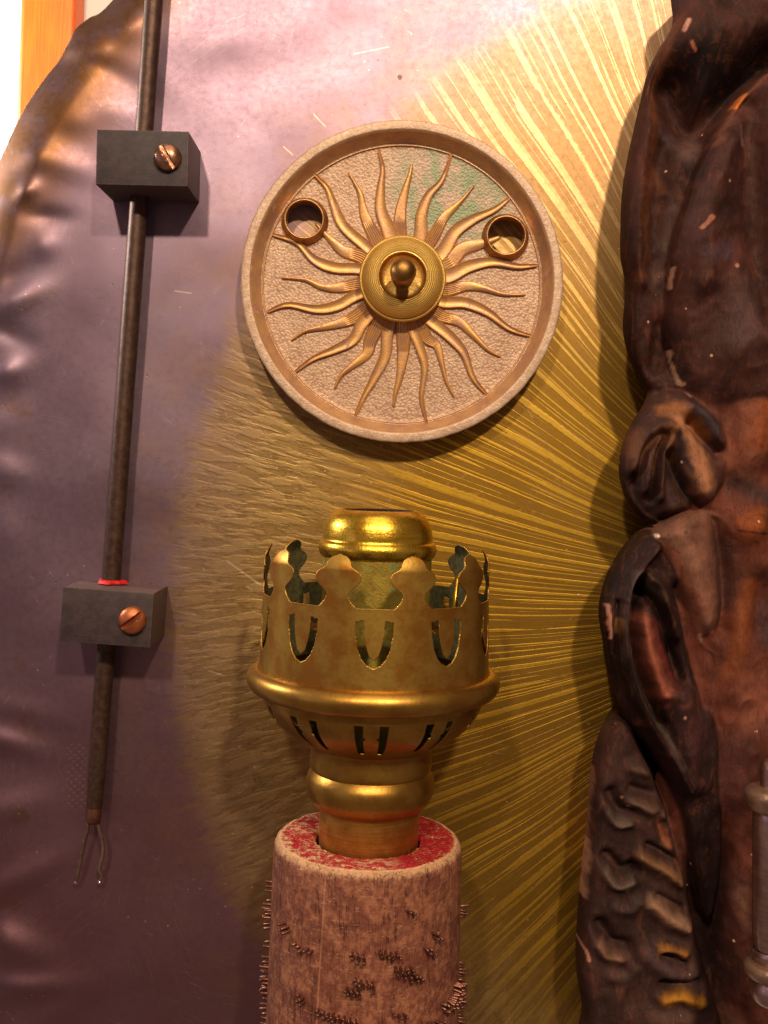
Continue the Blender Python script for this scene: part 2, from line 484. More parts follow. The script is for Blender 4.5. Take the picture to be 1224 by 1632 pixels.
def mat_disc(name, pebble):
    m = Mat(name)
    p = m.scale(m.obj(), 1000.0)
    x, y, z = m.sep(p)
    n1 = m.noise(p, 0.12, 4.0, 0.6)
    n2 = m.noise(p, 1.3, 3.0, 0.6)
    col = m.mix(m.step(n1, 0.35, 0.65), lin(188, 152, 126), lin(202, 168, 142))
    col = m.mix(m.math('MULTIPLY', m.step(n2, 0.45, 0.75), 0.45), col, lin(150, 100, 70))
    met = 0.30
    if pebble:
        v1 = m.voro(p, 1.05, 'F1')
        v2 = m.noise(p, 1.7, 2.0, 0.5)
        h = m.math('ADD', m.math('MULTIPLY', v1, -1.0), m.math('MULTIPLY', v2, 0.7))
        col = m.mix(m.math('MULTIPLY', m.step(v1, 0.45, 0.8), 0.35), col, lin(120, 82, 60))
        # verdigris near the upper right of the plate
        gx = m.math('SUBTRACT', x, 19.0); gz = m.math('SUBTRACT', z, 34.0)
        gd = m.math('SQRT', m.math('ADD', m.math('MULTIPLY', gx, gx), m.math('MULTIPLY', m.math('MULTIPLY', gz, gz), 0.8)))
        g = m.math('MULTIPLY', m.step(gd, 32.0, 10.0), m.step(m.noise(p, 0.10, 3.0, 0.6), 0.38, 0.58))
        g2 = m.math('MULTIPLY', m.step(gd, 34.0, 12.0), 0.45)
        col = m.mix(g2, col, lin(168, 146, 136))
        col = m.mix(m.math('MULTIPLY', g, 0.85), col, lin(124, 138, 106))
        nrm = m.bump(h, 0.55, 0.0003)
    else:
        w = m.step(m.noise(p, 0.45, 4.0, 0.7), 0.42, 0.68)
        col = m.mix(m.math('MULTIPLY', w, 0.62), col, lin(216, 192, 172))
        d = m.step(m.noise(m.add(p, (9.0, 4.0, 2.0)), 0.8, 3.0, 0.7), 0.62, 0.74)
        col = m.mix(m.math('MULTIPLY', d, 0.55), col, lin(96, 66, 56))
        nrm = m.bump(m.math('ADD', n2, m.math('MULTIPLY', w, 0.4)), 0.5, 0.0003)
    return m.done(col, 0.5, met, nrm)

def mat_knurl():
    m = Mat('knurled_brass')
    u, v, _ = m.sep(m.uv())
    a = m.math('SINE', m.math('MULTIPLY', m.math('ADD', m.math('MULTIPLY', u, 96.0), m.math('MULTIPLY', v, 700.0)), 2 * math.pi))
    b = m.math('SINE', m.math('MULTIPLY', m.math('SUBTRACT', m.math('MULTIPLY', u, 96.0), m.math('MULTIPLY', v, 700.0)), 2 * math.pi))
    k = m.math('MULTIPLY', a, b)
    p = m.scale(m.obj(), 1000.0)
    n1 = m.noise(p, 0.25, 3.0, 0.6)
    col = m.mix(n1, lin(214, 166, 78), lin(236, 194, 108))
    col = m.mix(m.step(k, -0.1, -0.8, 0.0, 0.6), col, lin(96, 62, 22))
    return m.done(col, 0.46, 0.7, m.bump(k, 0.5, 0.00022))

def mat_plain(name, col, rough=0.6, metal=0.0, ncol=None, ns=0.5, bd=0.0002):
    m = Mat(name)
    p = m.scale(m.obj(), 1000.0)
    n1 = m.noise(p, ns, 4.0, 0.65)
    n2 = m.noise(p, ns * 7, 3.0, 0.6)
    c = m.mix(m.step(m.math('ADD', m.math('MULTIPLY', n1, 0.7), m.math('MULTIPLY', n2, 0.3)), 0.35, 0.65), col, ncol or tuple(x * 0.6 for x in col[:3]) + (1,))
    return m.done(c, m.math('ADD', rough - 0.06, m.math('MULTIPLY', n2, 0.12)), metal, m.bump(n2, 0.4, bd))

def mat_statue():
    m = Mat('chipped_paint')
    at = m.n('ShaderNodeAttribute', attribute_name='paint')
    p = m.scale(m.obj(), 1000.0)
    n1 = m.noise(p, 0.12, 5.0, 0.65)
    n2 = m.noise(p, 0.9, 4.0, 0.65)
    x, y, z = m.sep(p)
    br = m.noise(m.comb(m.math('MULTIPLY', x, 0.5), m.math('MULTIPLY', y, 0.5), m.math('MULTIPLY', z, 0.2)), 0.5, 5.0, 0.65, 0.8)
    c = m.mix(m.step(n1, 0.38, 0.68, 0.0, 0.45), at.outputs['Color'], m.mix(0.7, at.outputs['Color'], lin(40, 26, 24)))
    c = m.mix(m.step(n2, 0.60, 0.72, 0.0, 0.35), c, m.mix(0.5, c, lin(140, 100, 86)))
    crack = m.step(m.voro(m.add(p, m.scale(m.n('ShaderNodeTexNoise').outputs['Color'], 3.0)), 0.085, 'DISTANCE_TO_EDGE'), 0.02, 0.004)
    crack = m.math('MULTIPLY', crack, m.step(n1, 0.5, 0.6))
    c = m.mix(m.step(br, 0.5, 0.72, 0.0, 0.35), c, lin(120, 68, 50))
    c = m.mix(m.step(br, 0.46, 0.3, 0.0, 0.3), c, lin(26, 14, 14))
    spk = m.step(m.voro(p, 0.11), 0.075, 0.045)
    c = m.mix(m.math('MULTIPLY', spk, m.step(n1, 0.5, 0.56, 0.0, 0.8)), c, lin(214, 166, 140))
    c = m.mix(m.math('MULTIPLY', crack, 0.3), c, lin(24, 14, 12))
    nick = m.step(m.math('ABSOLUTE', m.math('SUBTRACT', m.noise(m.comb(m.math('MULTIPLY', x, 1.4), m.math('MULTIPLY', y, 1.0), m.math('MULTIPLY', m.math('ADD', z, m.math('MULTIPLY', x, 0.6)), 0.35)), 1.0, 2.0, 0.6), 0.60)), 0.020, 0.004)
    c = m.mix(m.math('MULTIPLY', nick, 0.45), c, lin(20, 11, 10))
    n1 = m.math('SUBTRACT', n1, m.math('MULTIPLY', nick, 0.35))
    h = m.math('SUBTRACT', m.math('ADD', m.math('MULTIPLY', n2, 0.5), m.math('ADD', n1, m.math('MULTIPLY', br, 0.4))), m.math('MULTIPLY', crack, 0.25))
    return m.done(c, m.math('ADD', 0.56, m.math('MULTIPLY', n2, 0.24)), 0.0, m.bump(h, 0.5, 0.0004), 0.16)

def mat_barrel_side():
    m = Mat('pinned_wood')
    p = m.scale(m.obj(), 1000.0)
    x, y, z = m.sep(p)
    g = m.noise(m.comb(m.math('MULTIPLY', x, 0.5), m.math('MULTIPLY', y, 0.5), m.math('MULTIPLY', z, 0.35)), 1.0, 4.0, 0.65)
    n1 = m.noise(p, 0.13, 4.0, 0.65)
    n2 = m.noise(p, 0.8, 4.0, 0.7)
    col = m.mix(m.step(g, 0.35, 0.65), lin(118, 66, 50), lin(160, 102, 76))
    col = m.mix(m.step(n1, 0.42, 0.62, 0.0, 0.65), col, lin(100, 50, 42))
    col = m.mix(m.step(n2, 0.62, 0.76, 0.0, 0.4), col, lin(180, 124, 92))
    col = m.mix(m.step(m.noise(m.add(p, (5, 9, 2)), 0.7, 3.0, 0.7), 0.58, 0.7, 0.0, 0.5), col, lin(84, 48, 44))
    # pale edge under the sawn top, and one long scratch
    col = m.mix(m.math('MULTIPLY', m.step(m.math('ADD', z, m.math('MULTIPLY', n2, 5.0)), 103.0, 105.5), 0.7), col, lin(222, 172, 128))
    fi = m.noise(m.comb(m.math('MULTIPLY', x, 0.42), m.math('MULTIPLY', y, 0.42), m.math('MULTIPLY', z, 0.022)), 1.0, 3.0, 0.6)
    fi = m.step(m.math('ABSOLUTE', m.math('SUBTRACT', fi, 0.5)), 0.014, 0.003)
    fi = m.math('MULTIPLY', fi, m.step(n1, 0.42, 0.56))
    col = m.mix(m.math('MULTIPLY', fi, 0.8), col, lin(58, 30, 26))
    ri = m.noise(m.comb(m.math('MULTIPLY', x, 0.05), m.math('MULTIPLY', y, 0.05), m.math('MULTIPLY', z, 0.9)), 1.0, 3.0, 0.6)
    ri = m.math('MULTIPLY', m.step(m.math('ABSOLUTE', m.math('SUBTRACT', ri, 0.56)), 0.02, 0.004), m.step(n2, 0.45, 0.6))
    col = m.mix(m.math('MULTIPLY', ri, 0.5), col, lin(206, 158, 122))
    g = m.math('SUBTRACT', g, m.math('MULTIPLY', fi, 1.2))
    xs = m.math('ADD', x, m.math('MULTIPLY', m.math('SUBTRACT', z, 40.0), -0.03))
    ln = m.step(m.math('ABSOLUTE', m.math('ADD', xs, 14.5)), 0.35, 0.1)
    col = m.mix(m.math('MULTIPLY', ln, 0.4), col, lin(204, 140, 104))
    return m.done(col, 0.7, 0.0, m.bump(m.math('ADD', g, n2), 0.6, 0.0005), 0.3)

def mat_barrel_top():
    m = Mat('red_end_grain')
    p = m.scale(m.obj(), 1000.0)
    x, y, z = m.sep(p)
    rr = m.math('SQRT', m.math('ADD', m.math('MULTIPLY', x, x), m.math('MULTIPLY', y, y)))
    n1 = m.noise(p, 0.28, 4.0, 0.75)
    n2 = m.noise(p, 1.3, 4.0, 0.7)
    wood = m.mix(n2, lin(206, 158, 112), lin(240, 206, 160))
    red = m.mix(m.step(m.add(p, (0, 0, 0)) if False else n2, 0.35, 0.65), lin(128, 14, 34), lin(204, 36, 44))
    k = m.step(m.math('ADD', m.math('MULTIPLY', n1, 0.65), m.math("MULTIPLY", n2, 0.35)), 0.42, 0.53)
    # paint keeps off both borders on the near left
    k = m.math('MULTIPLY', k, m.step(m.math('ADD', rr, m.math('MULTIPLY', n2, 4.0)), 32.0, 30.5))
    kk = m.step(m.math('ADD', m.math('MULTIPLY', x, 0.8), m.math('MULTIPLY', n2, 14.0)), 8.0, 16.0)
    k = m.math('MAXIMUM', k, m.math('MULTIPLY', m.math('MULTIPLY', kk, m.step(n2, 0.62, 0.48)), m.step(m.math('ADD', rr, m.math('MULTIPLY', n2, 3.0)), 31.5, 30.0)))
    col = m.mix(k, wood, red)
    return m.done(col, 0.6, 0.0, m.bump(m.math('ADD', n2, m.math('MULTIPLY', k, 0.4)), 0.7, 0.0006), 0.4)

def mat_wood(name, c1, c2):
    m = Mat(name)
    p = m.scale(m.obj(), 1000.0)
    x, y, z = m.sep(p)
    g = m.noise(m.comb(m.math('MULTIPLY', x, 0.9), m.math('MULTIPLY', y, 0.9), m.math('MULTIPLY', z, 0.03)), 1.0, 3.0, 0.6, 0.3)
    return m.done(m.mix(m.step(g, 0.35, 0.65), c1, c2), 0.45, 0.0, m.bump(g, 0.3, 0.0003))

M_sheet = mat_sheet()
M_wall = mat_plain('white_paint', (0.93, 0.92, 0.90, 1), 0.7, 0, (0.90, 0.89, 0.87, 1), 0.05)
M_batten = mat_wood('orange_varnished_wood', lin(244, 112, 4), lin(228, 92, 3))
M_block = mat_plain('charcoal_block', lin(74, 54, 58), 0.55, 0.1, lin(54, 38, 42), 0.5)
def mat_block():
    m = Mat('worn_charcoal')
    p = m.scale(m.obj(), 1000.0)
    x, y, z = m.sep(p)
    n1 = m.noise(p, 0.25, 4.0, 0.65)
    n2 = m.noise(p, 2.2, 3.0, 0.7)
    saw = m.noise(m.comb(m.math('MULTIPLY', x, 0.25), m.math('MULTIPLY', y, 0.25), m.math('MULTIPLY', z, 5.0)), 1.0, 3.0, 0.6)
    ex = m.math('MINIMUM', m.math('SUBTRACT', 16.65, m.math('ABSOLUTE', x)), m.math('SUBTRACT', 9.95, m.math('ABSOLUTE', z)))
    wear = m.step(m.math('ADD', ex, m.math('MULTIPLY', n2, 1.6)), 1.25, 0.6)
    col = m.mix(m.step(n1, 0.35, 0.65), lin(50, 36, 40), lin(66, 49, 51))
    col = m.mix(m.step(saw, 0.5, 0.7, 0.0, 0.45), col, lin(44, 32, 36))
    col = m.mix(m.step(n2, 0.62, 0.74, 0.0, 0.4), col, lin(122, 98, 92))
    col = m.mix(m.math('MULTIPLY', wear, 0.6), col, lin(112, 88, 82))
    return m.done(col, 0.6, 0.0, m.bump(m.math('ADD', saw, n2), 0.4, 0.0002))
M_block = mat_block()
M_rod = mat_plain('dark_steel', lin(92, 66, 54), 0.46, 0.6, lin(64, 44, 38), 0.35)
M_copper = mat_metal('copper', lin(140, 92, 74), lin(100, 64, 52), 0.4, 0.8)
M_screw1 = mat_metal('bronze_screw', lin(196, 150, 122), lin(150, 104, 84), 0.28, 0.95)
M_screw2 = mat_metal('copper_screw', lin(200, 118, 78), lin(168, 96, 62), 0.42, 0.75)
M_wire = mat_metal('grey_wire', lin(176, 150, 134), lin(138, 112, 100), 0.32, 0.9)
M_pinhead = mat_metal('polished_pin', lin(240, 225, 205), lin(225, 205, 190), 0.18, 1.0)
M_red = mat_plain('red_paint', lin(226, 18, 30), 0.6, 0, lin(180, 10, 22), 0.9)
M_plate = mat_disc('pebbled_plate', True)
M_lip = mat_disc('worn_lip', False)
M_bevel = mat_metal('bevel_brass', lin(206, 160, 112), lin(188, 142, 112), 0.32, 0.42, lin(190, 152, 132), 0.0)
M_ray = mat_metal('ray_gold', lin(206, 152, 88), lin(188, 138, 102), 0.40, 0.5, lin(172, 138, 112), 0.0)
M_ferr = mat_metal('ferrule_brass', lin(190, 140, 88), lin(160, 112, 70), 0.36, 0.8)
M_cup = mat_metal('cup_floor', lin(226, 190, 140), lin(206, 168, 118), 0.4, 0.5)
M_knurl = mat_knurl()
M_knob = mat_metal('knob_brass', lin(206, 164, 92), lin(180, 134, 66), 0.34, 0.92)
M_finial = mat_metal('finial_brass', lin(170, 126, 72), lin(132, 92, 48), 0.42, 0.95)
M_bowl = mat_metal('dull_brass', lin(172, 130, 58), lin(152, 108, 46), 0.36, 0.93, lin(96, 110, 84), -0.75, False, 0.0001, 0.7)
M_crown = mat_metal('satin_brass', lin(186, 148, 70), lin(168, 114, 46), 0.40, 0.93, None, 0.0, False, 0.0001, 0.7)
M_cap = mat_metal('bright_brass', lin(236, 196, 70), lin(206, 150, 44), 0.26, 0.97, lin(92, 104, 60), -0.55, True, 0.0002)
M_tube = mat_metal('green_brass', lin(192, 164, 70), lin(160, 132, 54), 0.45, 0.75, lin(84, 106, 62), 0.3, False, 0.0003)
M_neck = mat_metal('tube_brass', lin(196, 146, 70), lin(160, 110, 48), 0.40, 0.93, None, 0, True)
M_inner = mat_plain('verdigris', lin(86, 80, 40), 0.8, 0.1, lin(48, 46, 26), 0.6, 0.0006)
M_lining_shade = mat_plain('shaded_lining', lin(24, 16, 10), 0.9, 0.0, lin(14, 10, 8), 0.6)  # near-black: shade inside the cap opening put into the colour
M_side = mat_barrel_side()
M_top = mat_barrel_top()
M_pin = mat_metal('pin_wire', lin(140, 92, 76), lin(88, 56, 50), 0.36, 0.85)
M_stat = mat_statue()
M_steel = mat_metal('polished_nickel', lin(196, 166, 160), lin(166, 134, 130), 0.30, 0.95, None, 0, True)
M_collar = mat_metal('cream_metal', lin(176, 142, 122), lin(146, 114, 98), 0.34, 0.75)

# ------------------------------------------------------------------ setting: white wall, batten
WB = 0.25
wv = [(-1.2, WB, -1.2), (1.2, WB, -1.2), (1.2, WB, 1.2), (-1.2, WB, 1.2)]
wall = mk('wall', wv, [(0, 1, 2, 3)], M_wall, smooth=False)
wall['kind'] = 'structure'

def box_verts(w, d, h):
    return [(sx * w / 2, sy * d / 2, sz * h / 2) for sx in (-1, 1) for sy in (-1, 1) for sz in (-1, 1)]
def box(name, w, d, h, mat, parent=None, loc=(0, 0, 0), rot=(0, 0, 0), bev=0.0004, seg=2):
    bm = bmesh.new()
    bmesh.ops.create_cube(bm, size=1.0)
    bmesh.ops.scale(bm, vec=(w, d, h), verts=bm.verts)
    bmesh.ops.bevel(bm, geom=bm.edges[:], offset=bev, segments=seg, affect='EDGES', profile=0.6)
    me = bpy.data.meshes.new(name)
    bm.to_mesh(me); bm.free()
    me.materials.append(mat)
    me.polygons.foreach_set('use_smooth', [True] * len(me.polygons))
    me.set_sharp_from_angle(angle=R(40))
    o = bpy.data.objects.new(name, me)
    SC.collection.objects.link(o)
    o.parent = parent
    o.location = loc
    o.rotation_euler = rot
    return o
hb = -WB + 0.02
c = P(66, 300, hb)
bt = box('wooden_strip', 88 * KS(hb), 0.0198, 1900 * KS(hb), M_batten, None, (c.x, 0, c.z), (0, R(2.0), 0), 0.003, 3)
bt.location.y = WB - 0.0100
tag(bt, 'orange varnished wooden strip on the white wall behind the metal sheet', 'wood strip')

# ------------------------------------------------------------------ the metal sheet
def build_sheet():
    ol = [(290, -170), (225, -80), (160, 0), (135, 16), (113, 34), (104, 52), (88, 82), (65, 111), (42, 144), (23, 176), (0, 225),
          (-40, 320), (-75, 470), (-95, 700), (-100, 950), (-90, 1200), (-60, 1500), (-30, 1800)]
    ol = [tuple(q) for q in cat(ol, 6)] + [(700, 1800), (1560, 1800), (1560, 800), (1560, -170), (900, -170)]
    sd = polysdf(ol)
    st = 4.0
    U, V = np.meshgrid(np.arange(-120, 1576, st), np.arange(-184, 1816, st))
    u, v, F = masked(U, V, sd)
    left = polydist(ol[:108], u, v)
    h = -7.0 * (1 - np.clip(left / 75.0, 0, 1)) ** 1.6
    # broad unevenness of the plain part
    fade = np.clip((620 - u) / 420.0, 0, 1)
    h += fade * (fnoise(u, v, 190, 2) * 1.0 + fnoise(u + 300, v, 80, 2) * 0.2)
    h += 0.25 * fnoise(u, v, 260, 2)
    topf = np.clip((260 - v) / 260.0, 0, 1) * np.clip((700 - u) / 200, 0, 1)
    h += topf * fnoise(u - 90, v + 40, 95, 2) * 0.9
    bumps = [(205, 38, 34, 26, 2.2), (132, 78, 28, 22, 1.8), (165, 110, 36, 16, -1.5), (60, 250, 34, 22, 1.8), (45, 305, 22, 15, 1.9), (110, 265, 45, 18, 1.4),
             (75, 345, 40, 18, -1.2), (70, 392, 26, 14, 1.0), (14, 440, 30, 20, -1.2), (22, 482, 36, 17, 1.9), (10, 530, 40, 16, -1.4), (12, 592, 36, 20, 2.3), (15, 640, 40, 20, -1.2),
             (8, 750, 40, 26, 1.6), (10, 850, 40, 30, 1.1), (30, 1130, 50, 26, 0.9), (8, 1290, 50, 30, 2.4), (30, 1400, 60, 26, 2.2), (14, 1498, 42, 28, 4.6), (40, 1570, 50, 22, 3.2), (5, 1180, 40, 24, 2.0), (8, 1610, 40, 30, -1.6),
             (440, 100, 60, 40, -1.1), (330, 70, 60, 40, 1.0), (170, 170, 34, 26, 1.0), (210, 140, 40, 30, -1.0), (120, 190, 25, 22, 1.1), (110, 1600, 70, 30, 0.9)]
    brn = random.Random(5)
    for (bx, by, sx, sy, a) in bumps:
        an = R(brn.uniform(-38, 30)); f1 = brn.uniform(0.75, 1.5); f2 = brn.uniform(0.8, 1.35)
        du_ = (u - bx) * math.cos(an) + (v - by) * math.sin(an)
        dv_ = (v - by) * math.cos(an) - (u - bx) * math.sin(an)
        h += 0.66 * a * brn.uniform(0.7, 1.2) * np.exp(-np.abs(du_ / (sx * f1)) ** 1.8 - np.abs(dv_ / (sy * f2)) ** 2)
    verts = np.stack([(u - CX) * S, -h * 0.001, (CY - v) * S], 1)
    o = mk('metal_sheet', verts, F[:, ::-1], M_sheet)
    md = o.modifiers.new('thickness', 'SOLIDIFY')
    md.thickness = 0.0012
    md.offset = -1
    tag(o, 'large dented metal sheet with engraved brass sunburst rays and violet tarnish, behind everything', 'metal sheet')
    return o
sheet = build_sheet()
# make sure the sheet faces the room
if sheet.data.polygons[len(sheet.data.polygons) // 2].normal.y > 0:
    sheet.data.flip_normals()

# ------------------------------------------------------------------ round sunburst disc
HD = 0.0052                                     # height of the pebbled plate above the sheet
kd = KS(HD)
disc = thing('sunburst_disc', 'round cream and brass disc with raised wavy sun rays and a central knob', 'disc', P(640, 453, HD))
def px2disc(x, y):
    return (x - 640) * kd, (453 - y) * kd
mm = 0.001
pr = [(0, -0.4), (30, -0.4), (50.2, -0.4), (50.4, 0.0)]
FERR = [px2disc(486, 353), px2disc(805, 379)]
def sd_plate(u, v):
    d = 0.0536 - np.hypot(u, v)
    for fx_, fz_ in FERR:
        d = np.minimum(d, np.hypot(u - fx_, v - fz_) - 0.0072)
    return d
g_ = np.arange(-0.054, 0.0541, 0.0009)
u_, v_, F_ = masked(*np.meshgrid(g_, g_), sd_plate)
pl_ = mk('plate', np.stack([u_, 0 * u_ - 0.0006 * np.clip((np.hypot(u_, v_) - 0.0525) / 0.001, 0, 1), v_], 1), F_, M_plate, disc)
if pl_.data.polygons[0].normal.y > 0:
    pl_.data.flip_normals()
def wobble(vs, r0):
    vs = np.array(vs)
    rad = np.hypot(vs[:, 0], vs[:, 2]); ang = np.arctan2(vs[:, 2], vs[:, 0])
    wob = 1 + 0.0035 * fnoise(ang * 40 + 300, rad * 0, 1.1, 3) * (rad > r0)
    vs[:, 0] *= wob; vs[:, 2] *= wob
    return vs
prof = [(52.5, 0.0), (52.6, 0.6), (52.9, 0.75), (53.2, 0.5), (53.4, 0.3), (53.7, 0.5), (56.2, 5.8), (56.6, 6.5), (57.1, 6.8)]
vs, fs, uv = lathe([(a * mm, b * mm) for a, b in prof], 192, 'out')
mk('bevel', vs, fs, M_bevel, disc, uv=uv)
prof = [(57.0, 6.78), (57.2, 6.95), (58.0, 7.02), (59.6, 7.0), (60.25, 6.8), (60.5, 6.2), (60.55, 3.2), (60.3, 1.6), (59.8, 0.6), (58.0, 0.0), (55.0, -0.4), (52.0, -0.8)]
vs, fs, uv = lathe([(a * mm, b * mm) for a, b in cat(prof, 2)], 192, 'out')
mk('rim', wobble(vs, 0.0585), fs, M_lip, disc, uv=uv, sharp=60)

RAYS = [  # base to tip, width at base, width mid, striated?
    ([(587, 396), (548, 361), (532, 326), (521, 299), (499, 277)], 18, 16, 0),
    ([(598, 378), (581, 343), (575, 312), (567, 295), (555, 275)], 25, 12, 1),
    ([(622, 374), (607, 334), (607, 299), (610, 268), (603, 239)], 24, 15, 0),
    ([(637, 367), (639, 334), (646, 303), (653, 279), (656, 262)], 24, 15, 1),
    ([(670, 374), (672, 341), (683, 312), (705, 286), (720, 242)], 21, 16, 0),
    ([(690, 378), (707, 348), (725, 330), (740, 315), (756, 295)], 22, 13, 1),
    ([(704, 403), (725, 370), (754, 350), (789, 334), (813, 315)], 23, 18, 0),
    ([(716, 418), (736, 398), (762, 390), (780, 385), (797, 378)], 26, 22, 1),
    ([(714, 440), (747, 425), (784, 418), (824, 425), (857, 423)], 24, 17, 0),
    ([(709, 463), (744, 456), (772, 460), (802, 469), (838, 470)], 22, 14, 1),
    ([(703, 481), (741, 483), (777, 498), (812, 524), (848, 536)], 19, 16, 0),
    ([(698, 501), (731, 513), (754, 534), (777, 557), (798, 569)], 22, 14, 1),
    ([(681, 506), (714, 534), (739, 562), (754, 602), (777, 630)], 20, 16, 0),
    ([(678, 536), (696, 551), (705, 582), (711, 607), (724, 634)], 22, 11, 1),
    ([(658, 524), (668, 551), (677, 584), (672, 633), (681, 676)], 18, 14, 0),
    ([(643, 545), (641, 575), (636, 605), (630, 628), (627, 650)], 24, 14, 1),
    ([(618, 528), (614, 566), (596, 603), (579, 634), (565, 665)], 19, 16, 0),
    ([(592, 539), (585, 564), (561, 583), (543, 599), (533, 620)], 24, 14, 1),
    ([(579, 513), (563, 541), (534, 557), (499, 572), (469, 594)], 20, 16, 0),
    ([(568, 504), (543, 515), (512, 522), (486, 528), (464, 543)], 24, 13, 1),
    ([(568, 471), (539, 487), (504, 493), (459, 486), (425, 498)], 18, 16, 0),
    ([(570, 453), (539, 459), (512, 457), (486, 446), (448, 443)], 24, 13, 1),
    ([(572, 429), (534, 427), (501, 414), (473, 387), (433, 374)], 17, 17, 0),
    ([(574, 409), (548, 401), (530, 385), (517, 372), (503, 356)], 24, 16, 1),
]
for pts, w0, w1, stri in RAYS:
    b = np.array(pts[0], float)
    inward = b + (np.array([641, 447]) - b) * 0.55
    c = cat([tuple(inward)] + pts, 7)
    n = len(c)
    t = np.linspace(0, 1, n)
    wd = np.interp(t, [0, 0.18, 0.5, 0.72, 0.9, 0.97, 1.0], [w0, w0, w1, w1 * 0.6, w1 * 0.36, w1 * 0.28, w1 * 0.1]) * 0.5
    tg = np.gradient(c, axis=0)
    tg /= np.linalg.norm(tg, axis=1)[:, None] + 1e-9
    nr = np.stack([-tg[:, 1], tg[:, 0]], 1)
    if stri:
        cols = np.linspace(-1, 1, 15)
        hs0 = np.array([-0.3] + [0.74 + 0.2 * (k % 2) for k in range(13)] + [-0.3])
        cols[0] = -1.06; cols[-1] = 1.06
    else:
        cols = np.array([-1.06, -1.0, -0.9, -0.72, 0.0, 0.72, 0.9, 1.0, 1.06])
        hs0 = np.array([-0.3, 0.8, 1.0, 0.86, 0.66, 0.86, 1.0, 0.8, -0.3])
    verts, faces = [], []
    m_ = len(cols)
    for i in range(n):
        hh = (1.5 if not stri else 1.3) * np.interp(t[i], [0, 0.3, 0.8, 0.97, 1.0], [0.85, 1.0, 1.0, 0.75, 0.2])
        stf = np.clip(1.3 - 2.2 * t[i], 0, 1) if stri else 1
        for k in range(m_):
            q = c[i] + nr[i] * cols[k] * wd[i]
            x, z = px2disc(*q)
            hk = hs0[k]
            if stri and 0 < k < m_ - 1:
                base = 0.62 + 0.38 * (1 - cols[k] ** 2)
                hk = base * (1 - stf) + hk * stf
            verts.append((x, -hh * hk * mm, z))
    for i in range(n - 1):
        for k in range(m_ - 1):
            faces.append((i * m_ + k, i * m_ + k + 1, (i + 1) * m_ + k + 1, (i + 1) * m_ + k))
    faces.append(tuple((n - 1) * m_ + k for k in range(m_)))
    mk('ray', verts, faces, M_ray, disc, sharp=50)

# two short ferrules standing on the plate
for x, z in FERR:
    prof = [(9.0, -0.2), (8.9, 0.9), (8.3, 1.4), (7.85, 2.2), (7.7, 3.9), (7.5, 4.3), (7.1, 4.4), (6.8, 4.1), (6.7, 3.4), (6.7, -1.6), (7.6, -1.6)]
    vs, fs, uv = lathe([(a * mm, b * mm) for a, b in prof], 64, 'out')
    f = mk('ferrule', vs, fs, M_ferr, disc, uv=uv, loc=(x, 0, z), sharp=60)
# central knob
x, z = px2disc(641, 449)
prof = [(9.0, 0), (9.4, 2.0), (11.5, 3.6), (14.6, 4.6), (15.8, 5.2), (16.25, 5.9), (16.3, 6.7), (16.0, 7.4), (15.5, 7.6), (15.1, 7.5)]
vs, fs, uv = lathe([(a * mm, b * mm) for a, b in prof], 96, 'out')
kn = mk('knob', vs, fs, M_knurl, disc, uv=uv, loc=(x, 0, z))
prof = [(15.1, 7.4), (15.15, 8.0), (14.7, 9.0), (13.4, 10.4), (11.6, 11.4), (10.0, 11.8), (9.4, 11.8)]
vs, fs, uv = lathe([(a * mm, b * mm) for a, b in prof], 96, 'out', 3)
mk('knurled_dome', vs, fs, M_knurl, kn, uv=uv)
prof = [(9.45, 11.75), (9.0, 11.9), (8.55, 11.6), (8.2, 10.6), (7.2, 9.9), (5.2, 9.7), (2.0, 9.7), (0.01, 9.7)]
vs, fs, uv = lathe([(a * mm, b * mm) for a, b in prof], 96, 'out', 2)
mk('dish', vs, fs, M_knob, kn, uv=uv)
prof = [(4.1, 9.6), (4.0, 11.0), (3.6, 13), (3.5, 15), (3.9, 16.8), (4.5, 18.6), (4.75, 20.4), (4.6, 22.0), (3.9, 23.7), (2.6, 24.9), (1.2, 25.4), (0.01, 25.5)]
vs, fs, uv = lathe([(a * mm, b * mm) for a, b in prof], 64, 'out', 3)
mk('finial', vs, fs, M_finial, kn, uv=uv)

# ------------------------------------------------------------------ clamp blocks and the rod
def screw_mesh(name, rad, dome, ang, mat, parent, loc):
    n = 46
    U, V = np.meshgrid(np.linspace(-1.05, 1.05, n), np.linspace(-1.05, 1.05, n))
    sd = lambda a, b: 1 - np.hypot(a, b)
    u, v, F = masked(U, V, sd)
    r2 = np.clip(u * u + v * v, 0, 1)
    h = 0.25 * dome + dome * 0.75 * np.sqrt(np.clip(1 - r2 * 0.96, 0, 1)) 
    ca, sa = math.cos(R(ang)), math.sin(R(ang))
    dist = np.abs(-u * sa + v * ca)
    g = np.clip((0.17 - dist) / 0.04, 0, 1)
    h = h * (1 - g) + g * np.minimum(h, 0.42 * dome)
    h = np.where(r2 > 0.985, 0, h)
    verts = np.stack([u * rad, -h, v * rad], 1)
    o = mk(name, verts, F, mat, parent, sharp=45, loc=loc)
    if o.data.polygons[len(o.data.polygons) // 2].normal.y > 0:
        o.data.flip_normals()
    return o
HB = 0.024
kb = KS(HB)
